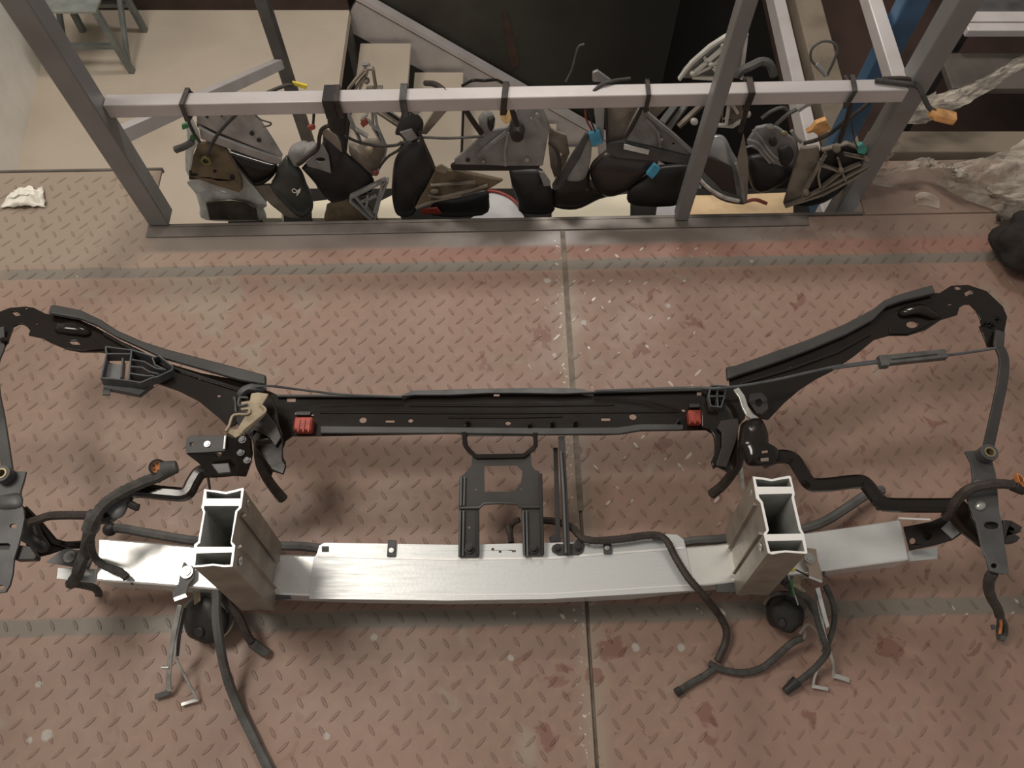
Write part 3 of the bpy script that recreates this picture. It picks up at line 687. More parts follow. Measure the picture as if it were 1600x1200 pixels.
armR = cr(1080, 430, 3.077, [(180, 500), (500, 385), (700, 300), (860, 215), (930, 150), (1170, 85), (1195, 85), (1250, 50), (1330, 45), (1420, 75), (1500, 150), (1520, 200), (1505, 280), (1492, 345), (1425, 345), (1412, 310), (1385, 245), (1400, 235), (1370, 170), (1340, 140), (1315, 140), (1290, 155), (1280, 190), (1200, 215), (1130, 262), (1040, 290), (950, 290), (880, 310), (780, 392), (680, 460), (600, 500), (520, 552), (450, 612), (370, 695), (330, 690), (280, 620), (190, 560)])
hlR = [ring(1425, 507, 9, 10, 5.5), rect(1513.5, 457.5, 6, 3, -25), ring(1496.5, 450, 5, 8, 3), ring(1236, 574.5, 3, 8), ring(1484, 475.5, 2, 8)]
aR = obj('side_arm', plate(PLr, armR, .004, hlR), black, fe, bevel=.0012)
fA = cr(1080, 430, 3.077, [(170, 440), (215, 432), (300, 402), (430, 355), (560, 308), (740, 232), (880, 158), (930, 118), (1000, 90), (1160, 45)])
fC = cr(1080, 430, 3.077, [(175, 500), (230, 480), (320, 450), (450, 405), (580, 355), (745, 285), (875, 215), (940, 150), (1010, 125), (1175, 85)])
u = up(PLr, .014)
obj('arm_flange', band([u(*p) for p in fA], [u(*p) for p in fC], .010), blackm, aR, bevel=.002)
obj('arm_ridge', bar([up(PLr, .002)(*p) for p in cr(1080, 430, 3.077, [(240, 520), (480, 450), (700, 370), (860, 280)])], .006, .006), black, aR, bevel=.001)
obj('saddle', pillow([PLr(*p) for p in cr(1080, 430, 3.077, [(985, 180), (1020, 155), (1110, 140), (1170, 175), (1200, 205), (1150, 215), (1080, 200), (1010, 205)])], PLr.n, .014, .002), black, aR, ang=180)
obj('arm_patch', plate(up(PLr, .003), cr(1080, 430, 3.077, [(950, 250), (1010, 210), (1100, 205), (1160, 225), (1110, 255), (1040, 282), (955, 282)]), .002, [hlR[0]]), black, aR, bevel=.0008)
for x, y in ((1557, 497), (1538, 504), (1549, 507)): obj('bolt', bolt(up(PLr, .0)(x, y), PLr.n, .005, .009), black, aR)
obj('bolt', bolt(PLl(7, 535), PLl.n, .005, .009), black, aL)
# outer straps down to the fender brackets
zs_ = .255
obj('outer_strap', bar([PLr(1560, 520) + Z*.004] + smooth_path(T([(1560, 540, zs_), (1568, 560, zs_), (1567, 590, zs_), (1557, 640, zs_), (1546, 690, zs_), (1541, 712, zs_)]), 4), .0165, .005), blackm, fe, bevel=.001)
obj('outer_strap', bar([PLl(3, 515) + Z*.006] + smooth_path(T([(0, 545, .238), (-9, 570, .24), (-8, 610, .24), (-1, 650, zs_), (7, 700, zs_), (13, 742, zs_)]), 4), .0165, .005), blackm, fe, bevel=.001)

# --- fender brackets
fb = cr(0, 680, 4.616, [(-60, 255), (185, 262), (178, 300), (148, 400), (145, 480), (170, 540), (175, 600), (155, 700), (130, 800), (100, 890), (90, 1000), (70, 1080), (40, 1130), (-60, 1145)])
pF = PZ(.27)
o = obj('fender_bracket', plate(pF, fb, .004, [cr(0, 680, 4.616, [(-40, 780), (60, 778), (76, 795), (66, 825), (-40, 825)]), ring(20.5, 822, 6, 10, 4), ring(2, 918, 6, 10, 4)]), greyst, fe, bevel=.0012)
obj('backing', plate(PZ(.262), [(-6, 845), (20, 845), (19, 862), (-6, 862)], .003), plblack, o)
obj('bushing', ringsolid(B(), P(11, 745, .272), Z, .0085, .0135, .016), greyst, o, bevel=.001)
obj('bushing_sleeve', ringsolid(B(), P(11, 745, .273), Z, .006, .0086, .0165), brass, o, label='yellowish bushing sleeve')
obj('fold', pillow([pF(*p) for p in cr(0, 680, 4.616, [(-20, 440), (145, 420), (150, 520), (-20, 530)])], Z, .006, .003), greyst, o, ang=180)
gb = cr(1240, 680, 3.636, [(975, 92), (1020, 88), (1045, 85), (1085, 70), (1120, 85), (1125, 130), (1150, 220), (1160, 330), (1170, 440), (1190, 520), (1200, 620), (1225, 785), (1190, 790), (1115, 770), (1095, 700), (1070, 640), (1040, 500), (1000, 400), (985, 350), (1005, 300), (1018, 250), (1010, 160)])
o = obj('fender_bracket', plate(pF, gb, .004, [ring(1549.5, 821, 12, 12, 6), ring(1553.5, 884, 5, 10, 4)]), greyst, fe, bevel=.0012)
obj('backing', plate(PZ(.262), [(1535, 812), (1563, 812), (1563, 830), (1535, 830)], .003), plblack, o)
obj('backing', plate(PZ(.262), [(1545, 878), (1562, 878), (1562, 891), (1545, 891)], .003), plblack, o)
obj('bushing', ringsolid(B(), P(1538, 712, .272), Z, .0085, .0135, .016), greyst, o, bevel=.001)
obj('bushing_sleeve', ringsolid(B(), P(1538, 712, .273), Z, .006, .0086, .0165), brass, o, label='yellowish bushing sleeve')
obj('rivet', pillow([pF(*p) for p in ring(1531.5, 790, 9, 10, 8)], Z, .006, .001), zinc, o, ang=180)
obj('fold', pillow([pF(*p) for p in cr(1240, 680, 3.636, [(1020, 250), (1150, 250), (1160, 290), (1010, 300)])], Z, .006, .003), greyst, o, ang=180)
# clip block beyond right bracket
o = obj('clip_block', plate(PZ(.262), cr(1240, 680, 3.636, [(1190, 480), (1240, 485), (1300, 520), (1290, 550), (1230, 545), (1290, 580), (1270, 605), (1200, 608)]), .014), plblack, fe, bevel=.001)
o = obj('clip_block', plate(PZ(.262), cr(0, 680, 4.616, [(110, 790), (215, 800), (262, 870), (250, 895), (105, 900)]), .014), plblack, fe, bevel=.001)

# --- lower links from fender brackets to beam ends
lk = cr(0, 680, 4.616, [(150, 490), (200, 535), (245, 585), (330, 680), (420, 750), (480, 765), (690, 755), (690, 800), (590, 815), (470, 820), (420, 840), (360, 860), (280, 880), (200, 800), (160, 700), (145, 600)])
o = obj('lower_link', plate(P3((35, 790, .23), (60, 870, .20), (145, 850, .137)), lk, .005), black, fe, bevel=.0015)
obj('link_ridge', bar([P3((35, 790, .23), (60, 870, .20), (145, 850, .137))(*p) + Z*.004 for p in cr(0, 680, 4.616, [(180, 530), (300, 650), (400, 770), (480, 795), (600, 800)])], .010, .008), black, o, bevel=.002)
pk = PZ(.137)
o = obj('link_plate', plate(pk, cr(0, 680, 4.616, [(460, 815), (600, 830), (650, 850), (672, 880), (640, 965), (520, 950), (330, 915)]), .003, [ring(134, 875, 4, 10, 4)]), bracketgrey, fe, bevel=.0008)
obj('bolt', bolt(pk(109, 870), Z, .0065, .008), zinc, o)
rk = cr(1240, 680, 3.636, [(620, 520), (700, 505), (780, 490), (860, 455), (930, 400), (960, 430), (985, 520), (950, 560), (900, 595), (800, 625), (655, 655), (640, 600)])
pr = P3((1410, 823, .137), (1500, 790, .20), (1419, 860, .137))
o = obj('lower_link', plate(pr, rk, .004, [ring(1425, 845, 5, 10, 5)]), black, fe, bevel=.0012)
obj('bolt', bolt(pr(1449, 837), Z, .005, .005), black, o)
obj('link_plate', plate(up(pr, .004), cr(1240, 680, 3.636, [(835, 530), (900, 470), (945, 555), (900, 590)]), .002), bracketgrey, o, bevel=.0006)
obj('link_knee', pillow([P3((1500, 800, .2), (1540, 850, .25), (1510, 780, .2))(*p) for p in cr(1240, 680, 3.636, [(850, 400), (930, 360), (985, 390), (1010, 470), (1050, 540), (1080, 600), (1070, 640), (1000, 590), (940, 540), (890, 480)])], Z, .010, .012), black, fe, ang=180)
obj('link_knee', pillow([P(*p, .215) for p in cr(0, 680, 4.616, [(160, 590), (260, 600), (300, 700), (360, 800), (300, 850), (200, 790), (140, 740)])], Z, .010, .012), plblack, fe, ang=180)

# --- headlamp carrier bars
lb = smooth_path(T([(372, 732, .20), (338, 735, .215), (314, 737, .22), (302, 752, .22), (290, 771, .22), (262, 771, .222), (208, 767, .225), (192, 782, .225), (172, 805, .225), (150, 808, .23)]), 5)
obj('carrier_bar', sweep(B(), lb, [(-.010, -.007), (-.004, -.011), (.006, -.011), (.011, -.005), (.011, .003), (.005, .008), (-.005, .008), (-.010, .004)]), black, fe, bevel=.001)
obj('carrier_end', pillow([P(x, y, .228) for x, y in cr(0, 680, 4.616, [(760, 500), (860, 420), (930, 440), (925, 510), (880, 590), (800, 600), (750, 560)])], Z, .008, .006), bracketgrey, fe, ang=180)
obj('carrier_rod', tube(T([(172, 806, .226), (120, 805, .235), (80, 806, .245), (60, 812, .25), (42, 818, .258)]), .007), loomb, fe)
rb = smooth_path(T([(1190, 722, .215), (1215, 713, .22), (1238, 716, .22), (1252, 735, .22), (1266, 755, .22), (1290, 757, .222), (1335, 752, .225), (1352, 755, .225), (1368, 774, .228), (1382, 787, .23), (1430, 789, .235), (1490, 789, .25)]), 5)
obj('carrier_bar', sweep(B(), rb, [(-.010, -.007), (-.004, -.011), (.006, -.011), (.011, -.005), (.011, .003), (.005, .008), (-.005, .008), (-.010, .004)]), black, fe, bevel=.001)
obj('carrier_tab', plate(P3((1352, 768, .222), (1385, 782, .222), (1373, 798, .20)), [(1352, 765), (1384, 776), (1376, 798), (1370, 798)], .003), black, fe, bevel=.001)

# --- left hinge cluster
C3 = (280, 580, 5.4545)
pc = PZ(.205)
o = obj('end_bracket', plate(pc, cr(*C3, [(490, 200), (560, 140), (640, 120), (740, 150), (800, 240), (830, 330), (850, 450), (880, 530), (880, 760), (912, 800), (885, 880), (790, 840), (720, 740), (650, 650), (610, 560), (540, 520), (480, 420), (470, 300)]), .005), black, fe, bevel=.0015)
obj('end_cap', pillow([P(x, y, .212) for x, y in cr(*C3, [(490, 190), (540, 140), (640, 112), (740, 150), (700, 185), (600, 190), (520, 230)])], Z, .012, .004), plgrey, o, ang=180)
obj('web', plate(PZ(.212), cr(*C3, [(690, 300), (740, 340), (830, 460), (870, 560), (820, 640), (760, 560), (640, 500), (600, 540), (640, 440)]), .004), mat('dark_brown_black', (.028, .021, .017), .4, coat=0), o, bevel=.001)
obj('lower_web', plate(P3((405, 700, .2), (440, 700, .19), (430, 760, .10)), cr(*C3, [(650, 600), (760, 580), (860, 700), (912, 790), (885, 880), (800, 860), (780, 920), (730, 850), (680, 740)]), .004), loomb, o, bevel=.001)
pb = P3((390, 612, .235), (420, 612, .235), (360, 680, .255))
bp2 = obj('latch_plate', plate(pb, cr(*C3, [(610, 190), (680, 178), (760, 190), (745, 220), (700, 290), (742, 348), (700, 400), (540, 530), (480, 565), (400, 515), (410, 490), (490, 490), (530, 430), (560, 380), (600, 350), (520, 325), (525, 260), (600, 250)]), .004), beigepl, fe, bevel=.0015, label='beige translucent plastic latch piece')
obj('latch_wire', tube([pb(*p) + Z*.004 for p in cr(*C3, [(690, 285), (742, 345), (660, 420), (560, 500), (530, 540)])], .0022), beigepl, bp2)
obj('latch_wire', tube([pb(*p) + Z*.003 for p in cr(*C3, [(540, 330), (600, 330), (590, 370), (470, 380), (430, 470), (400, 520)])], .0022), beigepl, bp2)
obj('latch_wire', tube([pb(*p) + Z*.003 for p in cr(*C3, [(590, 232), (520, 235), (515, 300), (590, 290)])], .002), plgrey, bp2)
pg = P3((291, 690, .262), (352, 690, .262), (320, 706, .258))
o = obj('lamp_bracket', plate(pg, cr(*C3, [(55, 640), (65, 570), (95, 548), (395, 548), (392, 680), (250, 690), (60, 700)]), .006, [ring(300, 694, 3.4, 10)]), blackm, fe, bevel=.0015)
obj('bolt', bolt(pg(324, 694), Z, .0035, .003), zinc, o)
obj('bright_edge', bar([pg(353, 681) + Z*.002, pg(351, 703) + Z*.002], .004, .004), chrome, o, bevel=.001)
obj('lamp_block', plate(P3((350, 682, .262), (392, 705, .24), (360, 745, .22)), cr(*C3, [(400, 545), (500, 580), (560, 560), (600, 600), (615, 730), (600, 820), (570, 900), (350, 890), (260, 880), (160, 780), (60, 705), (380, 690)]), .020, [ring(341, 709, 5, 10, 6)]), black, fe, bevel=.003)
for q in ((540, 585), (525, 692), (580, 757)): obj('bolt', bolt(P3((350, 682, .262), (392, 705, .24), (360, 745, .22))(280+q[0]/5.4545, 580+q[1]/5.4545), Z, .0042, .004), bracketgrey, fe)
obj('lamp_lug', plate(PZ(.245), cr(*C3, [(270, 790), (420, 780), (440, 860), (330, 870)]), .006), greyst, fe, bevel=.001)
obj('side_lug', plate(PZ(.21), cr(*C3, [(480, 220), (455, 220), (470, 260), (470, 340), (490, 350)]), .006), plblack, fe)
# --- right hinge cluster
C3 = (1080, 580, 5.4545)
o = obj('end_bracket', plate(PZ(.20), cr(*C3, [(90, 130), (330, 130), (420, 180), (470, 300), (460, 400), (400, 470), (400, 620), (390, 800), (330, 880), (300, 850), (220, 810), (190, 830), (170, 770), (200, 700), (200, 560), (160, 490), (90, 470)]), .005), black, fe, bevel=.0015)
obj('web', plate(PZ(.207), cr(*C3, [(250, 420), (400, 400), (410, 460), (380, 600), (300, 820), (210, 800), (260, 640), (260, 520), (220, 480)]), .004), MATS['dark_brown_black'], o, bevel=.001)
pr2 = P3((1155, 620, .225), (1180, 650, .235), (1150, 650, .235))
obj('curved_strip', bar([up(PZ(.228), 0)(*p) for p in smooth_path([Vector((*q, 0)).to_2d().to_3d() for q in cr(*C3, [(380, 150), (430, 220), (455, 300), (490, 370), (550, 410)])], 1) for p in [(p.x, p.y)]], .011, .004, upv=Z) , zinc, fe, bevel=.001, label='bright worn curved strip')
kn = [P(x, y, .235) for x, y in cr(*C3, [(420, 450), (500, 405), (590, 410), (635, 480), (655, 560), (665, 670), (740, 680), (745, 770), (680, 800), (520, 805), (470, 780), (430, 680), (400, 620)])]
o = obj('hinge_knuckle', pillow(kn, Z, .016, .022), black, fe, ang=180)
obj('slot', plate(PZ(.2525), rect(1195, 706, 4.5, 1.8, -8), .002), floorm, o)
obj('slot', plate(PZ(.2525), rect(1195, 718, 6, 2.6, -4), .002), beigedirty, o)
o = obj('cable_guide', plate(PZ(.205), cr(*C3, [(500, 190), (600, 175), (650, 230), (660, 320), (600, 370), (560, 360), (490, 260)]), .012, [ring(1186, 629, 6, 10, 6)]), plblack, fe, bevel=.001)
# grid clip
o = obj('wire_clip', wall(cr(*C3, [(155, 145), (135, 240), (155, 320), (240, 330), (270, 240), (285, 150), (155, 145)]), .012, .0022, PZ(.205)), plgrey, fe)
obj('clip_rib', wall(cr(*C3, [(220, 148), (205, 240), (215, 325)]), .012, .0022, PZ(.205)), plgrey, o)
obj('clip_rib', wall(cr(*C3, [(140, 238), (272, 238)]), .012, .0022, PZ(.205)), plgrey, o)
# droppers
obj('strap', tube(T([(1152, 690, .19), (1155, 720, .17), (1140, 745, .14), (1125, 762, .11), (1112, 772, .09)]), .0075, taper=1.2), loomb, fe)
obj('strap', tube(T([(403, 690, .19), (405, 720, .17), (416, 745, .14), (430, 765, .11), (443, 780, .09)]), .0075, taper=1.2), loomb, fe)
obj('support_strip', bar(T([(1155, 695, .19), (1157, 730, .16), (1161, 766, .12)]), .007, .002), zinc, fe)
obj('support_strip', bar(T([(325, 745, .19), (328, 766, .15)]), .005, .002), plblack, fe)

# --- ribbed plastic bracket on the left arm
q = up(PLl, .012)
c1_ = lambda pts: cr(0, 440, 3.81, pts)
o = obj('plastic_bracket', plate(up(PLl, .004), c1_([(645, 480), (735, 500), (730, 610), (620, 605)]), .004), bracketgrey, fe, bevel=.0008, label='grey ribbed plastic bracket')
q = up(PLl, .0)
for pts in ([(645, 428), (800, 448), (880, 470), (935, 490), (960, 482), (1040, 545), (1035, 565), (950, 605), (920, 610), (850, 640), (780, 628), (618, 612)],
            [(645, 428), (650, 470), (630, 560), (618, 612)], [(797, 450), (790, 520), (780, 628)], [(745, 495), (735, 610)],
            [(800, 505), (870, 515), (940, 555), (1000, 565)], [(795, 545), (860, 550), (900, 575), (960, 590)], [(790, 585), (880, 600), (930, 600)], [(920, 492), (935, 535), (1000, 565)], [(650, 470), (790, 470)]):
    obj('rib', wall(c1_(pts), .020, .0024, q), plgrey, o)
obj('side_lip', plate(q, c1_([(615, 612), (780, 628), (850, 640), (910, 612), (830, 672), (615, 630)]), .010), plgrey, o)
obj('tab', plate(q, c1_([(610, 640), (655, 640), (655, 672), (610, 672)]), .003), greyst, o)

# --- centre latch bracket
C8 = (680, 660, 5)
pz8 = P3((780, 680, .152), (720, 870, zb+.012), (845, 870, zb+.012))
outer = cr(*C8, [(205, 70), (212, 170), (235, 212), (290, 245), (285, 330), (225, 405), (190, 425), (185, 660), (180, 1052), (338, 1050), (342, 700), (350, 660), (375, 640), (650, 640), (672, 665), (685, 1040), (845, 1042), (835, 800), (825, 640), (815, 380), (775, 370), (752, 335), (745, 235), (790, 190), (800, 75)])
h8 = [cr(*C8, [(248, 115), (255, 108), (755, 106), (765, 118), (770, 170), (760, 190), (690, 250), (640, 262), (340, 262), (262, 200)]),
      cr(*C8, [(382, 345), (390, 338), (640, 335), (682, 378), (670, 470), (650, 500), (612, 538), (385, 540)]), ring(743.5, 764.5, 1.8, 8), ring(814, 763.5, 1.8, 8), ring(733, 824, 2.4, 8)]
cb = obj('latch_bracket', plate(pz8, outer, .003, h8), blackm, fe, bevel=.0008)
fr = up(pz8, .003)
obj('top_frame', sweep(B(), [fr(*p) for p in cr(*C8, [(225, 75), (235, 180), (270, 225), (320, 268), (690, 262), (765, 205), (785, 180), (782, 80)])], [(-.004, -.005), (.004, -.005), (.004, .003), (-.004, .003)]), black, cb, bevel=.001)
for xs in ((192, 190, 200), (218, 214, 222)): obj('leg_ridge', bar([fr(*p) for p in cr(*C8, [(xs[0]+12, 425), (xs[1]+10, 650)])], .0025, .006), bracketgrey, cb)
for x0 in (195, 222, 686, 712): obj('leg_ridge', bar([fr(*p) for p in cr(*C8, [(x0, 690), (x0-6 if x0 < 400 else x0+8, 1042)])], .0028, .007), bracketgrey, cb)
obj('cross_step', bar([fr(*p) for p in cr(*C8, [(190, 668), (345, 665), (380, 632), (500, 628), (640, 632), (675, 662), (825, 660)])], .005, .004), blackm, cb, bevel=.001)
for a, b in (((330, 690), (332, 1045)), ((822, 400), (838, 1035))): obj('leg_side', bar([fr(*p) for p in cr(*C8, [a, b])], .006, .008), plblack, cb, bevel=.001)
for x, y in ((733, 857), (833, 857)): obj('bolt', bolt(up(pz8, .001)(x, y), Z, .006, .008), plblack, cb)
ss = obj('centre_strut', bar(T([(877, 682, .147), (878, 700, .143), (881, 760, .128), (886, 866, .108)]), .011, .006), blackm, fe, bevel=.001)
obj('strut_rib', bar(T([(876, 705, .150), (880, 765, .134), (884, 864, .114)]), .003, .006), bracketgrey, ss)
fo = obj('strut_foot', plate(PZ(zb+.0085), cr(*C8, [(920, 960), (950, 945), (1000, 950), (1080, 948), (1120, 900), (1150, 915), (1166, 960), (1155, 1010), (1120, 1035), (960, 1035), (915, 1010), (908, 985)]), .004), blackm, fe, bevel=.001)
for x, y in ((871, 857), (903, 856)): obj('bolt', bolt(P(x, y, zb+.009), Z, .0042, .005), plblack, fo)
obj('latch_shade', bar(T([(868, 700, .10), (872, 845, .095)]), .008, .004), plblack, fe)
obj('crest', plate(PZ(.098), cr(*C8, [(890, 900), (910, 880), (960, 885), (990, 900), (970, 930), (900, 935)]), .004), plblack, fe)

# --- horns and their brackets
def horn(cx, cy, rx, ry, z, tilt):
    n = Vector(tilt).normalized(); c = P(cx, cy, z); r = rx/925
    s_ = Vector((1, 0, 0)); s_ = (s_ - n*s_.dot(n)).normalized(); u_ = n.cross(s_)
    o = obj('horn', pillow([c + (s_*math.cos(i*math.pi/8) + u_*math.sin(i*math.pi/8))*r*(1 + .05*math.sin(i*2.1)) for i in range(16)], n, .020, .022), plblack, fe, ang=180, label='black disc horn')
    obj('horn_band', tube([c - n*.002 + (s_*math.cos(i*math.pi/10) + u_*math.sin(i*math.pi/10))*r*1.01 for i in range(1, 11)], .005, sub=2), hosem, o)
    obj('horn_boss', cyl(B(), c + n*.016 - u_*r*.35, c + n*.024 - u_*r*.35, r*.25, 14, r*.2), plblack, o, bevel=.001)
    return o, c, n, r
h1, c, n, r = horn(322, 968, 38, 42, .045, (-.15, -.45, .85))
obj('horn_lip', tube([c + Vector((math.cos(a), math.sin(a)*.9, -.15))*r*1.08 for a in [math.radians(d) for d in range(-62, 40, 12)]], .0022), beigedirty, h1, label='dusty tan lower lip')
h2, c, n, r = horn(1226, 958, 30, 33, .050, (-.5, -.35, .75))
obj('horn_lip', tube([c + Vector((math.cos(a), math.sin(a)*.9, .05))*r*1.15 for a in [math.radians(d) for d in range(15, 160, 14)]], .003), beigedirty, h2, label='dusty pale upper rim')
# left horn strap brackets
C5 = (220, 880, 5)
o = obj('horn_bracket', plate(P3((280, 895, .115), (300, 890, .12), (285, 935, .115)), cr(*C5, [(322, 20), (332, -8), (350, -5), (352, 15), (400, 22), (418, 40), (415, 110), (370, 170), (355, 240), (365, 270), (270, 305), (250, 290), (245, 215), (290, 165), (305, 90)]), .003), bracketgrey, fe, bevel=.0008)
obj('bolt', bolt(P(292, 894, .122), Z, .007, .004), zinc, o)
obj('bracket_lip', plate(PZ(.120), cr(*C5, [(252, 270), (350, 235), (365, 262), (262, 300)]), .003), zinc, o, bevel=.0006)
o = obj('strap_bracket', bar(T([(281, 945, .105), (272, 988, .085), (267, 1020, .062), (263, 1060, .03), (265, 1080, .014)]), .008, .003), zinc, fe, bevel=.0008, label='bright zinc strap')
obj('foot', bar(T([(266, 1080, .012), (258, 1084, .010), (242, 1089, .008)]), .009, .002), greyst, o, bevel=.0006)
obj('pin', cyl(B(), P(253, 1043, .045), P(264, 1043, .045), .0028), zinc, o)
o = obj('strap_bracket', bar(T([(285, 948, .10), (275, 1000, .075), (273, 1026, .06), (292, 1062, .03), (308, 1092, .012)]), .004, .003), zinc, fe, bevel=.0006, label='thin bent zinc strap')
obj('foot', bar(T([(310, 1093, .010), (296, 1097, .008), (283, 1101, .008)]), .006, .003), chrome, o, bevel=.0006)
obj('strap_bracket', bar(T([(290, 950, .09), (281, 990, .075), (277, 1025, .05)]), .005, .003), greyst, fe, bevel=.0006)
# right horn strap brackets
C6 = (1040, 860, 4.8)
o = obj('horn_bracket', plate(P3((1262, 870, .12), (1280, 870, .12), (1270, 905, .115)), cr(*C6, [(1040, 20), (1060, -20), (1130, -10), (1140, 70), (1175, 170), (1180, 235), (1075, 205), (1070, 130), (1040, 95)]), .003), mat('tan_passivated_steel', (.42, .33, .26), .35, .6), fe, bevel=.0008, label='tan coloured bent bracket')
obj('bolt', bolt(P(1265, 872, .122), Z, .006, .003), zinc, o)
obj('bracket_lip', plate(PZ(.121), cr(*C6, [(1078, 190), (1175, 228), (1172, 242), (1076, 206)]), .003), alu, o)
obj('strap_bracket', bar(T([(1277, 918, .105), (1288, 962, .085), (1293, 980, .07)]), .008, .003), chrome, fe, bevel=.0008, label='bright zinc strap')
o = obj('strap_bracket', bar(T([(1275, 920, .10), (1287, 990, .07), (1297, 1020, .05), (1302, 1040, .03), (1301, 1056, .014)]), .006, .003), zinc, fe, bevel=.0006)
obj('foot', bar(T([(1300, 1055, .012), (1312, 1058, .010), (1327, 1063, .009)]), .008, .003), zinc, o, bevel=.0006)
o = obj('strap_bracket', bar(T([(1291, 1015, .05), (1281, 1035, .035), (1272, 1060, .018), (1270, 1072, .012)]), .004, .003), zinc, fe, bevel=.0006)
obj('foot', bar(T([(1268, 1072, .010), (1280, 1074, .009), (1294, 1077, .009)]), .006, .003), chrome, o, bevel=.0006)
obj('lamp_stay', plate(PZ(.085), cr(*C6, [(940, 150), (1030, 190), (1010, 260), (1060, 310), (1040, 320), (960, 300), (950, 230)]), .004), beigepl, fe, bevel=.001)
obj('lamp_stay', plate(PZ(.080), [(301, 920), (312, 921), (313, 938), (303, 945)], .004), beigepl, fe, bevel=.001)

# ================================================================== CABLES lying over the assembly
def harness(label, segs, m=loom, name='wiring_harness', cat='cable', group=None):
    first = segs[0][0][0]; t = thing(name, label, cat, P(first[0], first[1], 0))
    for s in segs:
        obj(s[3] if len(s) > 3 else 'branch', tube(T(s[0]), s[1], wrap=s[2] if len(s) > 2 else .05), m if len(s) < 5 else s[4], t)
    return t
h = harness('grey taped loom with a round orange-sealed plug draped over the left beam end',
    [([(262, 734, .245), (248, 745, .245), (228, 752, .246), (196, 767, .248), (166, 786, .248), (146, 812, .245), (139, 836, .225), (134, 862, .17), (126, 880, .162), (120, 900, .14), (111, 912, .08)], .0095, .05, 'trunk'),
     ([(111, 911, .075), (128, 914, .05), (146, 918, .03), (154, 926, .012), (153, 934, .008)], .0065, .05),
     ([(140, 845, .215), (146, 868, .168), (160, 882, .150), (178, 890, .142), (187, 893, .140), (200, 905, .138)], .0062, .05)])
bm = cyl(B(), P(277, 729, .245), P(254, 735, .247), .010, 16, .015); obj('plug_boot', bm, hosem, h, bevel=.001)
nplug = (ray(245, 730)*-1).normalized(); cpl = P(246, 730, .252)
obj('plug_ring', ringsolid(B(), cpl - nplug*.004, nplug, .0095, .013, .010, 20), plblack, h)
obj('plug_face', cyl(B(), cpl - nplug*.004, cpl + nplug*.002, .0094, 16), copper, h, label='orange sealed plug face')
for i in range(6):
    a = i*math.pi/3; s_ = nplug.orthogonal().normalized(); u_ = nplug.cross(s_); qq = cpl + (s_*math.cos(a) + u_*math.sin(a))*.0055
    obj('pin_socket', cyl(B(), qq + nplug*.001, qq + nplug*.003, .0015, 8), plblack, h)
obj('tape_wrap', tube(T([(150, 800, .246), (140, 830, .231)]), .0125, sub=2, wrap=.02), hosem, h)
obj('plug_boot', tube(T([(202, 787, .232), (212, 792, .228), (217, 793, .225)]), .006), plblack, h)
t = thing('rubber_hose', 'long grey hose running behind the bumper beam from a ball end at the left', 'hose', P(171, 827, 0))
obj('tube', tube(T([(176, 826, .04), (191, 826, .04), (236, 834, .035), (303, 845, .03), (380, 852, .03), (445, 853, .03), (500, 857, .025), (640, 880, .02), (800, 884, .02), (960, 876, .02), (1066, 848, .03), (1120, 843, .035), (1190, 836, .035), (1256, 826, .035), (1290, 814, .035), (1322, 794, .035), (1356, 772, .03), (1380, 765, .025)]), .0085, wrap=.015), hosem, t)
bm = B(); bmesh.ops.create_icosphere(bm, subdivisions=3, radius=.0125, matrix=Matrix.Translation(P(172, 827, .04))); obj('ball_end', bm, plblack, t, ang=180)
h = harness('dark loom crossing the aluminium cover plate down to a taped fork on the floor',
    [([(846, 813, .06), (868, 815, .075), (893, 824, .10), (915, 843, .112), (962, 843, .112), (1018, 836, .112), (1040, 843, .114), (1056, 872, .112), (1075, 902, .112), (1094, 924, .108), (1112, 946, .075), (1124, 962, .045), (1135, 985, .025), (1132, 1008, .016), (1120, 1034, .012)], .0066, .04, 'trunk', loomb),
     ([(1108, 1036, .012), (1128, 1046, .010), (1160, 1051, .010), (1190, 1044, .012), (1215, 1024, .02), (1238, 1004, .035), (1256, 996, .045)], .0058, .05),
     ([(1116, 1044, .010), (1100, 1056, .010), (1082, 1066, .008), (1062, 1079, .008)], .0058, .05)])
obj('clip', obox(B(), P(1029, 839, .110), Vector((1, 0, 0)), Vector((0, 1, 0)), Z, .020, .010, .012), plblack, h, bevel=.001)
obj('clip', obox(B(), P(917, 843, .110), Vector((1, 0, 0)), Vector((0, 1, 0)), Z, .014, .009, .010), plblack, h, bevel=.001)
obj('end_cap', cyl(B(), P(1064, 1078, .008), P(1056, 1083, .008), .0072, 10), plblack, h)
harness('short dark loom stub hanging between the two legs of the centre bracket', [([(812, 812, .075), (803, 816, .07), (797, 826, .06), (799, 850, .07)], .0052, .05), ([(794, 822, .062), (797, 834, .06)], .0062, .05)], m=loomb)
t = thing('rubber_hose', 'thick grey hose hanging past the left horn and running off the bottom edge', 'hose', P(338, 925, 0))
obj('tube', tube(T([(334, 905, .07), (338, 930, .095), (338, 962, .098), (342, 995, .09), (349, 1036, .06), (360, 1074, .03), (376, 1112, .012), (395, 1150, .009), (412, 1185, .009), (440, 1240, .009)]), .0082, wrap=.02), hosem, t)
harness('short dark loom with a squared end right of the left horn', [([(347, 925, .07), (358, 945, .07), (374, 966, .06), (384, 988, .05), (393, 1003, .035)], .0072, .05), ([(393, 1003, .033), (404, 1012, .02), (417, 1021, .010)], .0085, .03, 'sleeve', hosem)], m=loomb)
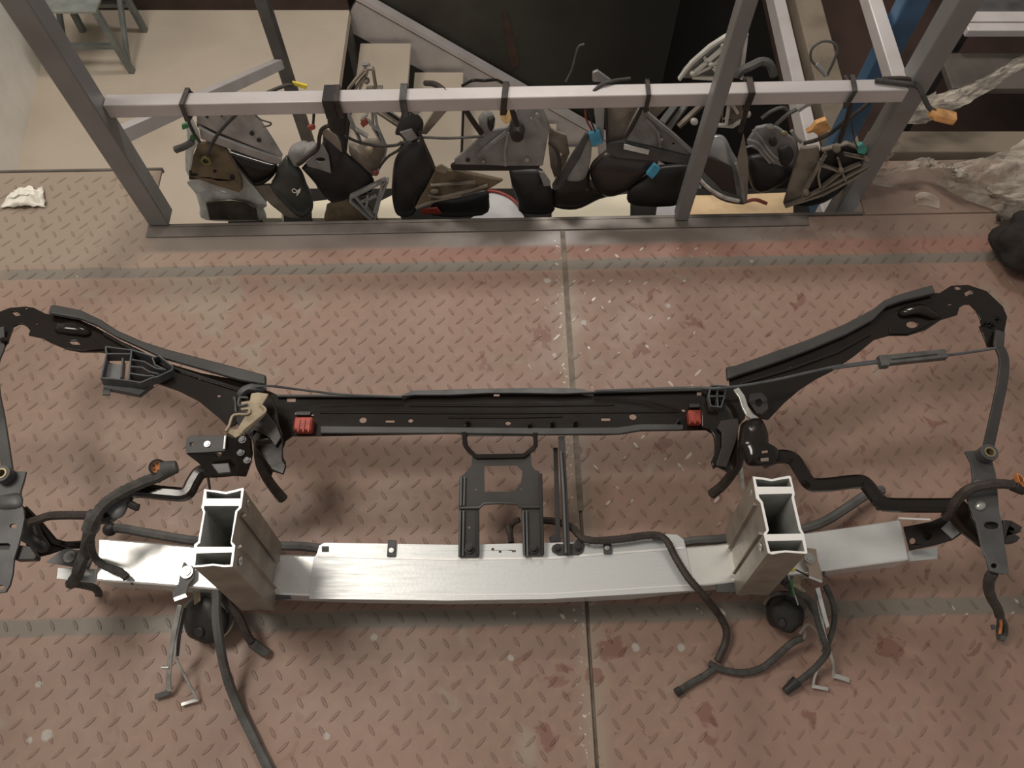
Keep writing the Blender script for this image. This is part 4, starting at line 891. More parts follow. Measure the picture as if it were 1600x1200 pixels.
h = harness('tangle of grey looms around the right horn with a black plug end near the floor',
    [([(1225, 900, .08), (1230, 915, .10), (1245, 925, .105), (1268, 940, .10), (1279, 975, .09), (1287, 1000, .08), (1293, 1018, .06), (1275, 1042, .03), (1252, 1062, .016), (1236, 1072, .012)], .0055, .05, 'trunk'),
     ([(1290, 915, .10), (1302, 945, .09), (1303, 975, .07), (1292, 1010, .05), (1286, 1022, .045)], .0052, .05),
     ([(1205, 930, .08), (1225, 926, .085), (1250, 932, .09), (1270, 955, .08), (1280, 975, .07)], .0035, .03),
     ([(1250, 990, .05), (1262, 975, .06), (1275, 985, .06), (1286, 1010, .05)], .0035, .05, 'branch', beigedirty),
     ([(1250, 975, .05), (1258, 990, .05), (1252, 1003, .04)], .0035, .05, 'branch', beigedirty)])
obj('plug', cyl(B(), P(1246, 1064, .014), P(1226, 1081, .009), .010, 10, .007), plblack, h, bevel=.001)
obj('plug', cyl(B(), P(1222, 900, .10), P(1229, 911, .10), .008, 10, .009), plblack, h, bevel=.001)
bm = B(); obox(bm, P(1238, 888, .125), Vector((1, 0, 0)), Vector((0, 1, 0)), Z, .007, .010, .007); obj('seal', bm, yellow, h, bevel=.002, label='yellow seal')
obj('wire', tube(T([(1235, 905, .12), (1238, 918, .12), (1241, 930, .115)]), .0022), green, h, label='green wire')
obj('wire', tube(T([(1243, 890, .12), (1255, 896, .12), (1262, 900, .11)]), .0014), plblack, h)
obj('wire', tube(T([(1230, 895, .12), (1236, 912, .118), (1247, 945, .10)]), .0014), zinc, h)
h = harness('black loom with an orange plug crossing the top of the right fender bracket',
    [([(1478, 808, .23), (1488, 792, .255), (1500, 776, .272), (1516, 764, .287), (1535, 759, .290), (1562, 756, .290), (1584, 758, .288)], .0078, .04, 'trunk')], m=loomb)
obj('plug', cyl(B(), P(1583, 757, .288), P(1600, 764, .285), .0105, 12), plblack, h, bevel=.001)
bm = B()
for k in range(4): obox(bm, P(1589+k*2.4, 748+k*2, .296), Vector((1, 0, 0)), Vector((0, 1, 0)), Z, .003, .014, .010)
obj('plug_tabs', bm, copper, h, label='orange plug tabs')
h = harness('grey loom hanging below the right fender bracket with bare orange wire ends',
    [([(1553, 893, .255), (1546, 905, .23), (1545, 920, .19), (1550, 936, .13), (1558, 950, .08), (1562, 962, .05)], .0078, .05, 'trunk'),
     ([(1562, 962, .05), (1560, 980, .03), (1560, 997, .018)], .0035, .05), ([(1564, 962, .05), (1571, 980, .03), (1568, 997, .018)], .0045, .05)])
obj('wire_ends', tube(T([(1561, 955, .062), (1564, 975, .04), (1562, 990, .028)]), .0025), copper, h, label='orange wire ends')
obj('end_cap', cyl(B(), P(1560, 994, .018), P(1569, 997, .018), .007, 10), hosem, h)
obj('tab', obox(B(), P(1552, 980, .03), Vector((1, 0, 0)), Vector((0, 1, 0)), Z, .006, .008, .005), hosem, h)
# hood release cable
h = thing('release_cable', 'thin hood release cable along the crossmember with a grey adjuster sleeve at the right', 'cable', P(800, 612, 0))
obj('cable', tube(T([(392, 606, .222), (420, 603, .222), (470, 609, .19), (530, 616, .175), (590, 619, .170), (628, 620, .168)]), .0022), plgrey, h)
obj('cable', tube(T([(930, 611, .165), (1010, 608, .175), (1080, 606, .20), (1130, 606, .225), (1200, 596, .235), (1290, 576, .25), (1330, 569, .255), (1378, 563, .26)]), .0026), plgrey, h)
obj('cable', tube(T([(1300, 576, .25), (1335, 571, .255), (1378, 566, .26)]), .0026), plgrey, h)
obj('cable', tube(T([(1470, 556, .265), (1510, 551, .272), (1556, 544, .280)]), .0026), plgrey, h)
sl_ = obj('adjuster_sleeve', bar(T([(1374, 565, .262), (1380, 564, .262), (1477, 554, .265)]), .017, .012), hosem, h, bevel=.0015)
obj('sleeve_collar', bar(T([(1373, 566, .263), (1386, 565, .263)]), .021, .014), hosem, h, bevel=.0015)
obj('sleeve_ridge', bar(T([(1392, 560, .2695), (1465, 552, .2715)]), .003, .003), hosem, h)

# ================================================================== CAR MIRRORS hung on the rail
DY = 0
def vp(y, tilt=14): return PV(y, tilt)
def mk(name, label, cat='car mirror', at=None, y=1.22):
    p = vp(y)(*at); return thing(name, label, cat, p, 'car mirrors and brackets hung on the rail')
def vpl(y, pts, th, m, par, name, holes=(), bevel=.001, label=None, tilt=14):
    return obj(name, plate(vp(y, tilt), pts, th, holes), m, par, bevel=bevel, label=label)
def vpill(y, pts, f, b, m, par, name, label=None, tilt=14):
    pl = vp(y, tilt); return obj(name, pillow([pl(*p) for p in pts], pl.n, f, b), m, par, ang=180, label=label)
def vtube(pts, r, m, par, name='cable', label=None, wrap=0.0, n=8, sub=5):
    """pts: (px, py, Y) points on standing planes"""
    return obj(name, tube([vp(y)(px, py) for px, py, y in pts], r, wrap=wrap, n=n, sub=sub), m, par, label=label)
def over(px, y0, y1, w_, m, par, name='strap', lean=0):
    """strap looped once over the mid rail at photograph column px"""
    X0 = P(px, 150, zr).x; Yc = 1.138 + (X0 + .777)/(1.54)*.042
    h = .0178; pts = [(-h, -h), (-h, h), (h, h), (h, -h)]
    bm = B(); path = [Vector((X0 + lean*k, Yc + a*1.16, zr + b*1.16)) for k, (a, b) in enumerate(pts)] 
    path.append(path[0] + Vector((lean*.2, 0, 0)))
    for a, b in zip(path[:-1], path[1:]):
        d = (b-a).normalized(); sd = Vector((1, 0, 0)); u = d.cross(sd).normalized()
        obox(bm, (a+b)/2, sd, d, u, w_, (b-a).length + .003, .003)
    return obj(name, bm, m, par, bevel=.0008)
K1 = lambda pts: cr(280, 150, 6, pts)
# 1 white mirror
t = mk('wing_mirror', 'white car mirror with dusty glass, leftmost of those hung on the rail', at=(350, 335), y=1.24)
vpl(1.235, K1([(55, 180), (85, 178), (110, 240), (170, 370), (185, 440), (130, 520), (108, 640), (95, 770), (60, 700), (52, 540), (75, 430)]), .014, whitepl, t, 'white_edge')
vpill(1.250, K1([(70, 810), (140, 765), (280, 820), (430, 870), (560, 880), (600, 830), (470, 590), (430, 500), (520, 610), (640, 780), (800, 980), (820, 1030), (790, 1060), (780, 1160), (250, 1160), (190, 1030), (150, 910)]), .020, .03, whitepl, t, 'housing')
vpl(1.228, K1([(120, 765), (150, 765), (560, 905), (600, 860), (430, 500), (455, 495), (700, 850), (820, 1000), (740, 1020), (560, 960), (420, 890), (260, 890), (150, 910), (75, 815)]), .010, whitepl, t, 'shell_face')
vpl(1.214, K1([(245, 1000), (330, 982), (480, 975), (640, 1000), (720, 1050), (745, 1165), (280, 1165)]), .006, mirrorglass, t, 'glass', bevel=.002)
vpl(1.205, K1([(130, 560), (175, 450), (300, 440), (430, 490), (500, 620), (580, 790), (590, 880), (560, 905), (380, 850), (220, 795), (100, 755)]), .010, browndirty, t, 'base_gasket',
    [K1(ring(500, 765, 24, 10, 30)), K1(ring(140, 740, 40, 10, 18)), K1(ring(335, 705, 18, 8, 18))])
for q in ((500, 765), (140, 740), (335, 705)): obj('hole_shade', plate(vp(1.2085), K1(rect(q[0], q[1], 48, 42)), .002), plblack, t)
pl = vp(1.198)
obj('grommet', ringsolid(B(), pl(*K1([(255, 600)])[0]), pl.n, .0065, .0105, .006), mat('dull_yellow_plastic', (.22, .20, .05), .5), t)
obj('grommet_core', cyl(B(), pl(*K1([(255, 600)])[0]), pl(*K1([(255, 600)])[0]) + pl.n*.003, .006), plblack, t)
vpl(1.20, K1([(20, 275), (70, 260), (105, 290), (60, 310), (30, 320)]), .008, green, t, 'green_clip'); vpl(1.20, K1([(105, 370), (135, 355), (150, 420), (110, 460), (95, 410)]), .008, green, t, 'green_clip')
vtube([(274, 234, 1.20), (288, 229, 1.20), (300, 222, 1.195)], .0075, hosem, t, 'plug')
vtube([(300, 145, 1.185), (293, 152, 1.165), (291, 168, 1.155), (295, 190, 1.17), (303, 208, 1.185), (312, 222, 1.19)], .0035, loom, t)
over(293, 0, 0, .009, loom, t, lean=.004)
vtube([(324, 244, 1.185), (331, 226, 1.18), (344, 205, 1.165), (368, 180, 1.145), (392, 158, 1.13), (415, 146, 1.14), (445, 134, 1.16), (456, 133, 1.17)], .0036, loom, t, 'long_cable')
vpl(1.16, [(456, 128), (480, 134), (478, 140), (460, 134)], .006, yellow, t, 'brass_plug')
# 2 silver bracket + green-grey mirror
t = mk('wing_mirror', 'dark grey-green mirror shell with a silver triangular foot, right of the white mirror', at=(450, 335), y=1.23)
vpl(1.205, K1([(160, 150), (330, 135), (520, 140), (700, 160), (760, 230), (870, 400), (970, 560), (955, 580), (600, 440), (450, 370), (330, 330), (165, 250)]), .006, silver, t, 'foot_plate', bevel=.0015)
vpl(1.214, K1([(160, 240), (330, 325), (600, 435), (960, 570), (950, 600), (580, 475), (300, 370), (165, 290)]), .006, browndirty, t, 'foot_groove')
vpl(1.200, K1([(180, 290), (330, 370), (600, 470), (965, 590), (940, 645), (830, 625), (560, 530), (330, 450), (200, 405)]), .008, silver, t, 'foot_lip', bevel=.002)
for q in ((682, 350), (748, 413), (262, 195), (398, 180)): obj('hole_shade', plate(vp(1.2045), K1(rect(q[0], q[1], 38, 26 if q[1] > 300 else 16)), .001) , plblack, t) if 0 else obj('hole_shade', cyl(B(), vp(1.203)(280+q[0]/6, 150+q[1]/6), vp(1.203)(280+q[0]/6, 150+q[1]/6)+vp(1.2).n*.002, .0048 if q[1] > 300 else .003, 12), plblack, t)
vtube([(397, 178, 1.2), (408, 187, 1.2), (423, 192, 1.2), (421, 196, 1.2), (411, 198, 1.2)], .0018, hosem, t, 'wire_hook')
vpill(1.236, K1([(440, 490), (560, 535), (800, 610), (920, 650), (900, 730), (830, 800), (760, 830), (690, 830), (600, 720), (500, 590)]), .018, .02, black, t, 'arm_shell')
vpill(1.232, K1([(1000, 560), (1080, 640), (1150, 720), (1200, 850), (1250, 960), (1250, 1070), (1180, 1130), (1100, 1110), (980, 1000), (860, 850), (900, 740), (930, 650)]), .022, .03, greenpl, t, 'housing')
vpl(1.226, K1([(690, 850), (850, 840), (940, 960), (1080, 1080), (1160, 1110), (1130, 1150), (1000, 1140), (860, 1030)]), .012, beigedirty, t, 'rim_strip', bevel=.004)
obj('sticker', ringsolid(B(), vp(1.204)(460, 298), vp(1.2).n, .004, .006, .001, 14), paper, t)
obj('sticker', plate(vp(1.204), [(464, 298), (470, 294), (469, 300), (463, 307)], .001), paper, t)
# 3 black mirror with grey dome
K3 = lambda pts: cr(440, 100, 4.8, pts)
t = mk('wing_mirror', 'black mirror with a round grey motor dome, hung by a thick black strap', at=(520, 335), y=1.23)
vpill(1.238, K3([(45, 680), (70, 620), (150, 585), (210, 600), (230, 590), (262, 600), (262, 640), (180, 730), (130, 760), (90, 755)]), .022, .02, greypl, t, 'motor_dome')
vpill(1.232, K3([(150, 780), (200, 720), (300, 610), (320, 500), (440, 550), (480, 660), (600, 760), (690, 860), (680, 960), (560, 1000), (440, 1040), (350, 1020), (240, 880)]), .018, .02, plblack, t, 'housing')
vpl(1.208, K3([(320, 480), (400, 530), (440, 590), (455, 670), (400, 620), (320, 550), (300, 530)]), .006, beigedirty, t, 'base_flap', bevel=.0015)
vpl(1.206, K3([(180, 740), (260, 670), (300, 600), (350, 690), (370, 820), (280, 790), (200, 770)]), .006, greypl, t, 'inner_bracket', [K3(ring(290, 720, 40, 10, 20))], bevel=.0015)
vtube([(465, 257, 1.20), (480, 246, 1.195), (496, 233, 1.19), (499, 215, 1.185), (503, 202, 1.18), (514, 197, 1.17), (522, 205, 1.17)], .0042, loomb, t)
vpill(1.165, K3([(345, 330), (480, 330), (490, 420), (480, 520), (420, 530), (350, 470)]), .012, .010, plblack, t, 'strap_knot')
over(519, 0, 0, .022, plblack, t); over(533, 0, 0, .012, loomb, t, lean=-.002)
vtube([(491, 165, 1.18), (490, 185, 1.18), (489, 198, 1.185)], .0028, loomb, t, 'short_cable')
vpl(1.175, K3([(190, 475), (240, 455), (252, 490), (210, 505)]), .008, redwire, t, 'red_plug', bevel=.001)
# 4 ribbed mirror behind
t = mk('wing_mirror', 'dusty grey mirror body with ribbed frames above and below the rail', at=(575, 335), y=1.25)
for pts in ([(500, 178), (560, 100), (632, 22)], [(555, 172), (600, 110), (645, 60)], [(645, 15), (688, 15)], [(650, 40), (590, 172)], [(688, 20), (712, 170)], [(640, 170), (760, 165)]):
    obj('frame_rib', wall(K3(pts), .016, .004, vp(1.225)), beigedirty, t)
vpill(1.215, K3(ring(640, 125, 22, 10, 24)), .008, .004, greypl, t, 'knob')
vpl(1.22, K3([(595, 5), (650, 0), (665, 15), (625, 40)]), .008, silver, t, 'cap')
vpill(1.240, K3([(500, 590), (560, 620), (620, 570), (720, 560), (775, 600), (775, 690), (730, 800), (680, 840), (620, 800), (520, 690)]), .012, .015, beigedirty, t, 'lower_shell')
vpill(1.222, K3(ring(655, 645, 36, 10, 34)), .010, .004, beigepl, t, 'knob')
for pts in ([(490, 330), (600, 580)], [(520, 450), (650, 530)], [(680, 330), (690, 460), (760, 580)], [(700, 330), (720, 460), (790, 620), (775, 690), (730, 780)], [(600, 400), (650, 360)]):
    obj('frame_rib', wall(K3(pts), .014, .0035, vp(1.222)), greypl, t)
vpl(1.205, K3([(600, 420), (640, 415), (650, 450), (610, 480), (590, 450)]), .006, redwire, t, 'red_wire_end'); vpl(1.203, K3([(650, 410), (680, 450), (745, 520), (700, 500), (650, 450)]), .005, silver, t, 'pale_clip')
vpill(1.222, K3(ring(705, 815, 26, 8, 22)), .006, .004, redwire, t, 'red_plug')
for pts in ([(520, 1000), (700, 1165)], [(560, 970), (690, 1120)], [(800, 850), (740, 1000), (700, 1165)], [(770, 850), (700, 1090)], [(520, 980), (780, 850)], [(600, 1010), (720, 960)], [(640, 1050), (650, 960)]):
    obj('frame_rib', wall(K3(pts), .016, .0055, vp(1.218)), greypl, t)
vpill(1.228, K3([(340, 1050), (520, 980), (700, 1090), (640, 1180), (340, 1190)]), .008, .01, browndirty, t, 'lower_foot')
for a in ((536, 208, 1.185), ): vtube([(538, 212, 1.185), (560, 222, 1.18), (590, 228, 1.175), (618, 227, 1.178), (628, 222, 1.18)], .0032, loom, t)
vtube([(592, 262, 1.2), (606, 245, 1.19), (622, 235, 1.185), (630, 226, 1.185)], .0030, loom, t)
obj('long_rib', bar([vp(1.30)(590, 173), vp(1.28)(628, 198)], .012, .008), beigedirty, t, bevel=.001); obj('long_rib', bar([vp(1.30)(597, 168), vp(1.28)(632, 192)], .004, .010), plblack, t)
# 5 tall black mirror
K5 = lambda pts: cr(580, 80, 4.2857, pts)
t = mk('wing_mirror', 'tall plain black mirror shell with a small grey neck', at=(645, 332), y=1.23)
vpill(1.226, K5([(230, 610), (330, 590), (380, 690), (430, 790), (395, 880), (330, 960), (285, 1090), (175, 1095), (140, 980), (140, 860), (160, 720)]), .026, .03, plblack, t, 'housing')
vpill(1.205, K5([(200, 430), (260, 400), (330, 440), (350, 500), (310, 600), (240, 600), (190, 560), (160, 545)]), .014, .012, plblack, t, 'neck')
vpl(1.188, K5([(190, 545), (270, 520), (310, 580), (250, 615)]), .004, greypl, t, 'neck_plate')
vpl(1.20, K5([(230, 370), (320, 370), (330, 410), (300, 430), (250, 400)]), .006, silver, t, 'clip')
vtube([(655, 205, 1.19), (663, 225, 1.185), (672, 245, 1.18), (679, 263, 1.18)], .003, loomb, t)
over(633, 0, 0, .013, hosem, t)
vtube([(665, 130, 1.20), (680, 132, 1.165), (700, 146, 1.13), (722, 165, 1.13), (738, 188, 1.16), (752, 208, 1.185)], .0058, loomb, t, 'thick_cable')
vtube([(625, 225, 1.185), (655, 215, 1.195), (700, 216, 1.20), (755, 213, 1.195)], .0028, hosem, t)
vpl(1.26, K5([(440, 370), (540, 365), (370, 560), (325, 555)]), .010, beigedirty, t, 'rear_rib', bevel=.002)
# 6 brown foot
t = mk('wing_mirror', 'dusty brown ribbed mirror foot lying over a black glossy shell', at=(720, 332), y=1.22)
vpill(1.242, K5([(420, 980), (600, 960), (760, 930), (790, 990), (750, 1095), (400, 1095)]), .014, .02, plblack, t, 'housing')
vpl(1.206, K5([(290, 1050), (360, 930), (430, 800), (540, 800), (700, 830), (885, 870), (800, 920), (700, 945), (560, 975), (430, 1015)]), .012, browndirty, t, 'foot', bevel=.003)
for pts in ([(380, 960), (480, 970), (640, 930), (780, 890)], [(400, 890), (520, 880), (700, 870)], [(300, 1040), (440, 990), (600, 955)]): obj('foot_rib', wall(K5(pts), .008, .004, vp(1.204)), beigedirty, t)
vpill(1.200, K5(ring(425, 935, 30, 10, 18)), .006, .003, beigedirty, t, 'boss'); 
vpl(1.19, K5([(430, 780), (470, 760), (520, 790), (500, 820), (450, 810)]), .005, tan, t, 'tag')
vpl(1.215, K5([(330, 1060), (440, 1050), (470, 1090), (340, 1095)]), .004, red, t, 'red_edge')
# 7 grey bracket with cable boot
K7 = lambda pts: cr(700, 140, 6, pts)
t = mk('wing_mirror', 'mid-grey mirror foot with screws and a cable boot over a square black shell', at=(830, 330), y=1.21)
vpill(1.234, K7([(570, 750), (720, 740), (860, 750), (910, 800), (960, 900), (985, 1000), (980, 1150), (690, 1150), (650, 1040), (600, 900)]), .022, .035, plblack, t, 'housing')
vpl(1.196, K7([(60, 660), (200, 540), (350, 400), (450, 380), (570, 350), (600, 250), (640, 180), (700, 170), (780, 125), (860, 120), (900, 200), (955, 350), (930, 480), (910, 600), (890, 715), (540, 715), (60, 700)]), .008, greypl, t, 'foot', bevel=.002)
vpl(1.200, K7([(20, 720), (60, 695), (540, 712), (870, 712), (850, 745), (560, 765), (300, 765), (40, 760)]), .010, plblack, t, 'foot_seal', bevel=.002)
obj('foot_rib', wall(K7([(280, 610), (400, 500), (550, 390)]), .008, .006, vp(1.192)), greypl, t)
obj('foot_rib', wall(K7([(540, 700), (530, 560), (560, 400)]), .008, .005, vp(1.192)), greypl, t)
for x, y, r in ((835, 240, .0048), (740, 660, .005), (783, 272, .003), (330, 675, .003)):
    c = vp(1.188)(700 + x/6, 140 + y/6); obj('screw', cyl(B(), c - vp(1.2).n*.004, c + vp(1.2).n*.001, r, 12), zinc, t, bevel=.0006)
obj('hole', cyl(B(), vp(1.192)(731, 250), vp(1.192)(731, 250) + vp(1.2).n*.0012, .005, 10), plblack, t)
a = vp(1.188)(808, 202); bb = a + vp(1.2).n*.030
obj('cable_boot', cyl(B(), a, bb, .017, 18, .013), plblack, t, bevel=.002)
vpl(1.185, K7([(470, 190), (560, 170), (605, 240), (590, 300), (545, 330), (500, 290)]), .012, cream, t, 'yellow_plug', bevel=.0015)
over(786, 0, 0, .012, loomb, t, lean=.003)
vtube([(786, 140, 1.15), (793, 152, 1.13), (799, 168, 1.125), (804, 184, 1.14), (808, 195, 1.16)], .0055, loomb, t, 'thick_cable')
vpill(1.19, K7([(280, 260), (340, 200), (420, 220), (440, 330), (400, 400), (310, 400)]), .010, .008, greypl, t, 'grey_clip')
vpill(1.18, K7([(370, 260), (430, 250), (440, 290), (400, 300), (430, 340), (400, 390), (370, 330)]), .008, .005, plblack, t, 'clip_core')
vtube([(858, 222, 1.2), (868, 232, 1.195), (874, 250, 1.19), (873, 272, 1.19), (867, 288, 1.19)], .0042, loomb, t)
vtube([(722, 134, 1.22), (738, 126, 1.21), (756, 126, 1.21), (774, 125, 1.20), (784, 129, 1.17)], .003, black, t)
vpl(1.205, K7([(850, 770), (900, 780), (960, 870), (960, 905), (900, 910), (870, 830)]), .006, greypl, t, 'side_clip')
vpl(1.27, K7([(950, 350), (1000, 390), (1110, 430), (1140, 600), (1080, 740), (1000, 830), (960, 720), (940, 520)]), .008, beigedirty, t, 'rear_plate', [K7(ring(1055, 615, 18, 8, 22))])
# thin stub wire standing above rail
o = vtube([(884, 128, 1.20), (893, 110, 1.20), (899, 88, 1.20), (904, 73, 1.20), (913, 69, 1.20)], .0022, hosem, None); 
o['label'] = 'thin grey wire stub sticking up behind the rail'; o['category'] = 'wire'; o.name = 'wire_stub'
# 8 dark mirror with slanted arm
K8 = lambda pts: cr(860, 40, 3.871, pts)
t = mk('wing_mirror', 'large dark brown mirror with a pale upright foot and two cyan plugs', at=(910, 330), y=1.24)
vpill(1.246, K8([(10, 990), (120, 850), (210, 720), (235, 850), (260, 980), (420, 1010), (300, 1045), (150, 1110), (0, 1085)]), .02, .03, mat('brown_black_shell', (.032, .024, .019), .35, coat=.3), t, 'housing')
vpill(1.232, K8([(330, 760), (450, 770), (650, 810), (590, 880), (500, 960), (440, 1010), (330, 1030), (260, 960), (240, 850)]), .022, .03, MATS['brown_black_shell'], t, 'shell')
vpl(1.198, K8([(15, 1000), (10, 970), (100, 830), (215, 650), (245, 650), (180, 800), (60, 990)]), .008, greyst, t, 'arm_edge', bevel=.002)
vpill(1.206, K8([(80, 900), (180, 760), (225, 650), (250, 690), (240, 830), (200, 930), (110, 940)]), .006, .006, greypl, t, 'arm_face')
vpl(1.192, K8([(258, 440), (330, 440), (322, 700), (290, 720), (275, 600)]), .008, silver, t, 'foot_bar', bevel=.0015)
vpl(1.210, K8([(255, 340), (255, 285), (285, 272), (365, 330), (365, 345)]), .008, silver, t, 'foot_tip', bevel=.0015)
vpl(1.204, K8([(335, 440), (400, 440), (540, 480), (520, 560), (430, 690), (350, 700)]), .006, beigedirty, t, 'inner_plate', [K8(ring(380, 490, 10, 8, 10))], bevel=.001)
obj('dark_slot', wall(K8([(335, 450), (345, 740)]), .008, .005, vp(1.190)), plblack, t)
for x, y, rot in ((931, 217, -15), (1021, 269, 35)): vpl(1.178 if x < 1000 else 1.19, rect(x, y, 9 if x < 1000 else 10, 10 if x < 1000 else 6, rot if x < 1000 else -50), .012, blue, t, 'cyan_plug', bevel=.0015)
vtube([(921, 156, 1.15), (915, 170, 1.16), (916, 186, 1.165), (925, 204, 1.172)], .0022, redwire, t, 'red_wire')
vtube([(924, 158, 1.15), (921, 175, 1.16), (924, 190, 1.165), (930, 206, 1.172)], .0018, loomb, t)
vtube([(921, 158, 1.145), (926, 145, 1.13), (940, 132, 1.14), (960, 126, 1.15), (984, 123, 1.17)], .0034, loom, t)
# 9 grey triangular foot
t = mk('wing_mirror', 'grey triangular mirror foot with a white label strip, just left of the middle post', at=(1035, 318), y=1.21)
vpl(1.186, K8([(440, 690), (480, 600), (530, 510), (560, 500), (700, 620), (860, 770), (820, 790), (700, 770), (600, 760), (520, 720)]), .008, greypl, t, 'foot', [K8(ring(745, 720, 10, 8, 12))], bevel=.002)
obj('foot_rib', wall(K8([(560, 505), (740, 650), (905, 800)]), .010, .006, vp(1.184)), greypl, t)
obj('foot_rib', wall(K8([(580, 560), (650, 640), (665, 730)]), .006, .006, vp(1.184)), greypl, t)
vpl(1.178, K8([(340, 715), (440, 700), (620, 740), (820, 790), (920, 815), (905, 850), (720, 830), (600, 815), (400, 800), (340, 770)]), .012, greyst, t, 'foot_base', bevel=.002)
vpl(1.170, K8([(446, 718), (600, 755), (594, 782), (442, 748)]), .003, whitepl, t, 'label_strip')
for q in ((672, 690), (665, 730)):
    c = vp(1.178)(860 + q[0]/3.871, 40 + q[1]/3.871); obj('screw', cyl(B(), c - vp(1.2).n*.003, c, .0035, 10), zinc, t)
vpill(1.222, K8([(620, 870), (700, 850), (860, 850), (830, 940), (790, 1080), (500, 1085), (470, 1000), (560, 930)]), .014, .03, plblack, t, 'housing')
over(1010, 0, 0, .008, loomb, t)
vtube([(1010, 128, 1.17), (1008, 148, 1.14), (1004, 165, 1.15), (995, 185, 1.165), (985, 203, 1.168), (976, 216, 1.168)], .0042, loomb, t)
obj('rear_strut', bar([vp(1.29)(1062, 155), vp(1.26)(1035, 192)], .016, .01), plblack, t, bevel=.001)
obj('rear_strut', bar([vp(1.30)(1078, 155), vp(1.27)(1045, 200)], .010, .012), greypl, t, bevel=.001)
obj('rear_strut', bar([vp(1.29)(1100, 160), vp(1.27)(1060, 198)], .010, .01), beigedirty, t, bevel=.001)
vpl(1.28, K8([(590, 440), (720, 440), (720, 480), (640, 560), (600, 540)]), .006, beigedirty, t, 'rear_plate')
# 10 white ribbed foot + silver shell
t = mk('wing_mirror', 'silver mirror with chrome strip and a large pale ribbed foot, behind the middle post', at=(1130, 318), y=1.25)
pl10 = 1.235
vpl(pl10, K8([(775, 318), (810, 260), (880, 190), (960, 120), (1050, 60), (1100, 48), (1190, 40), (1180, 120), (1165, 200), (1150, 318)]), .006, greypl, t, 'foot', bevel=.001)
for pts in ([(775, 315), (850, 215), (960, 118), (1060, 55), (1190, 40)], [(850, 290), (1060, 110)], [(855, 300), (1000, 310)], [(970, 232), (860, 285)], [(970, 232), (1060, 150)], [(970, 232), (930, 190)], [(970, 232), (1020, 290)], [(970, 232), (1030, 240)], [(1060, 110), (1000, 220)], [(1180, 60), (1150, 310)]):
    obj('foot_rib', wall(K8(pts), .012, .005, vp(pl10-.004)), mat('pale_aluminium_rib', (.62, .60, .54), .4, .3) if 'pale_aluminium_rib' not in MATS else MATS['pale_aluminium_rib'], t)
for q in ((860, 290), (970, 232), (1045, 120)): vpill(pl10-.012, K8(ring(q[0], q[1], 20, 10, 18)), .006, .004, MATS['pale_aluminium_rib'], t, 'boss')
vpl(1.232, K8([(1040, 440), (1190, 440), (1170, 560), (1130, 600), (1040, 600)]), .006, beigedirty, t, 'mid_plate', [K8([(1050, 470), (1075, 480), (1060, 560), (1045, 570)])])
for pts in ([(1080, 455), (1060, 590)], [(1085, 455), (1130, 520)], [(960, 590), (1100, 600), (1160, 560)]): obj('foot_rib', wall(K8(pts), .010, .005, vp(1.228)), MATS['pale_aluminium_rib'], t)
for q in ((870, 580), (1082, 455), (1190, 535)): vpill(1.215, K8(ring(q[0], q[1], 24, 10, 22)), .006, .004, MATS['pale_aluminium_rib'], t, 'boss')
vpill(1.236, K8([(900, 690), (960, 670), (1050, 670), (1100, 760), (1180, 900), (1185, 1060), (1140, 1080), (1020, 1050), (900, 950), (870, 850)]), .018, .03, silver, t, 'housing')
vpl(1.212, K8([(925, 790), (1000, 810), (1100, 860), (1130, 1030), (1040, 1000), (930, 890)]), .006, MATS['brown_black_shell'], t, 'glass', bevel=.002)
vtube([(1087, 272, 1.208), (1097, 285, 1.208), (1112, 298, 1.208), (1133, 309, 1.208), (1154, 314, 1.21)], .0062, chrome, t, 'chrome_strip')
vtube([(1150, 255, 1.208), (1156, 275, 1.208), (1160, 295, 1.208), (1163, 315, 1.21)], .0045, silver, t, 'silver_rim')
vpl(1.206, K8([(1170, 660), (1195, 800), (1200, 900), (1190, 1060), (1170, 1070), (1150, 900), (1130, 820)]), .006, beigedirty, t, 'side_flap', bevel=.001)
over(1169, 0, 0, .012, loomb, t)
vtube([(1165, 122, 1.18), (1170, 140, 1.15), (1169, 160, 1.15), (1164, 180, 1.16), (1157, 205, 1.18)], .0055, loomb, t, 'thick_cable')
vtube([(1152, 118, 1.19), (1160, 110, 1.19), (1174, 103, 1.19), (1190, 96, 1.20), (1203, 101, 1.20), (1209, 118, 1.20)], .0085, hosem, t, 'thick_hose', wrap=.03)
# 11 round motor mirror
K11 = lambda pts: cr(1140, 60, 4.285, pts)
t = mk('wing_mirror', 'open black mirror with a grey motor disc and an orange plug', at=(1200, 312), y=1.25)
vpill(1.256, K11([(125, 790), (250, 780), (450, 860), (400, 930), (250, 1020), (160, 1010), (120, 900)]), .02, .03, plblack, t, 'housing')
vpl(1.230, K11([(120, 690), (180, 600), (250, 585), (330, 600), (440, 680), (460, 760), (440, 840), (350, 862), (280, 840), (200, 760), (120, 720)]), .010, greypl, t, 'motor_disc', bevel=.003)
for k in (0, 16, 32): vtube([(1160 + k*.5, 232 - k*.9, 1.214), (1178 + k*.4, 228 - k*.3, 1.214), (1190 + k*.4, 240 - k*.1, 1.214), (1203 + k*.4, 255 - k*.2, 1.214)], .0022, silver, t, 'arc_rib')
vpill(1.212, K11([(320, 740), (400, 720), (430, 780), (390, 850), (340, 840)]), .008, .004, plblack, t, 'motor_hole'); vpill(1.212, K11(ring(290, 690, 30, 10, 34)), .006, .004, plblack, t, 'motor_hole')
vpill(1.206, K11(ring(365, 635, 26, 10, 18)), .006, .004, brass, t, 'terminal'); vpill(1.206, K11(ring(270, 592, 34, 10, 20)), .005, .004, silver, t, 'terminal')
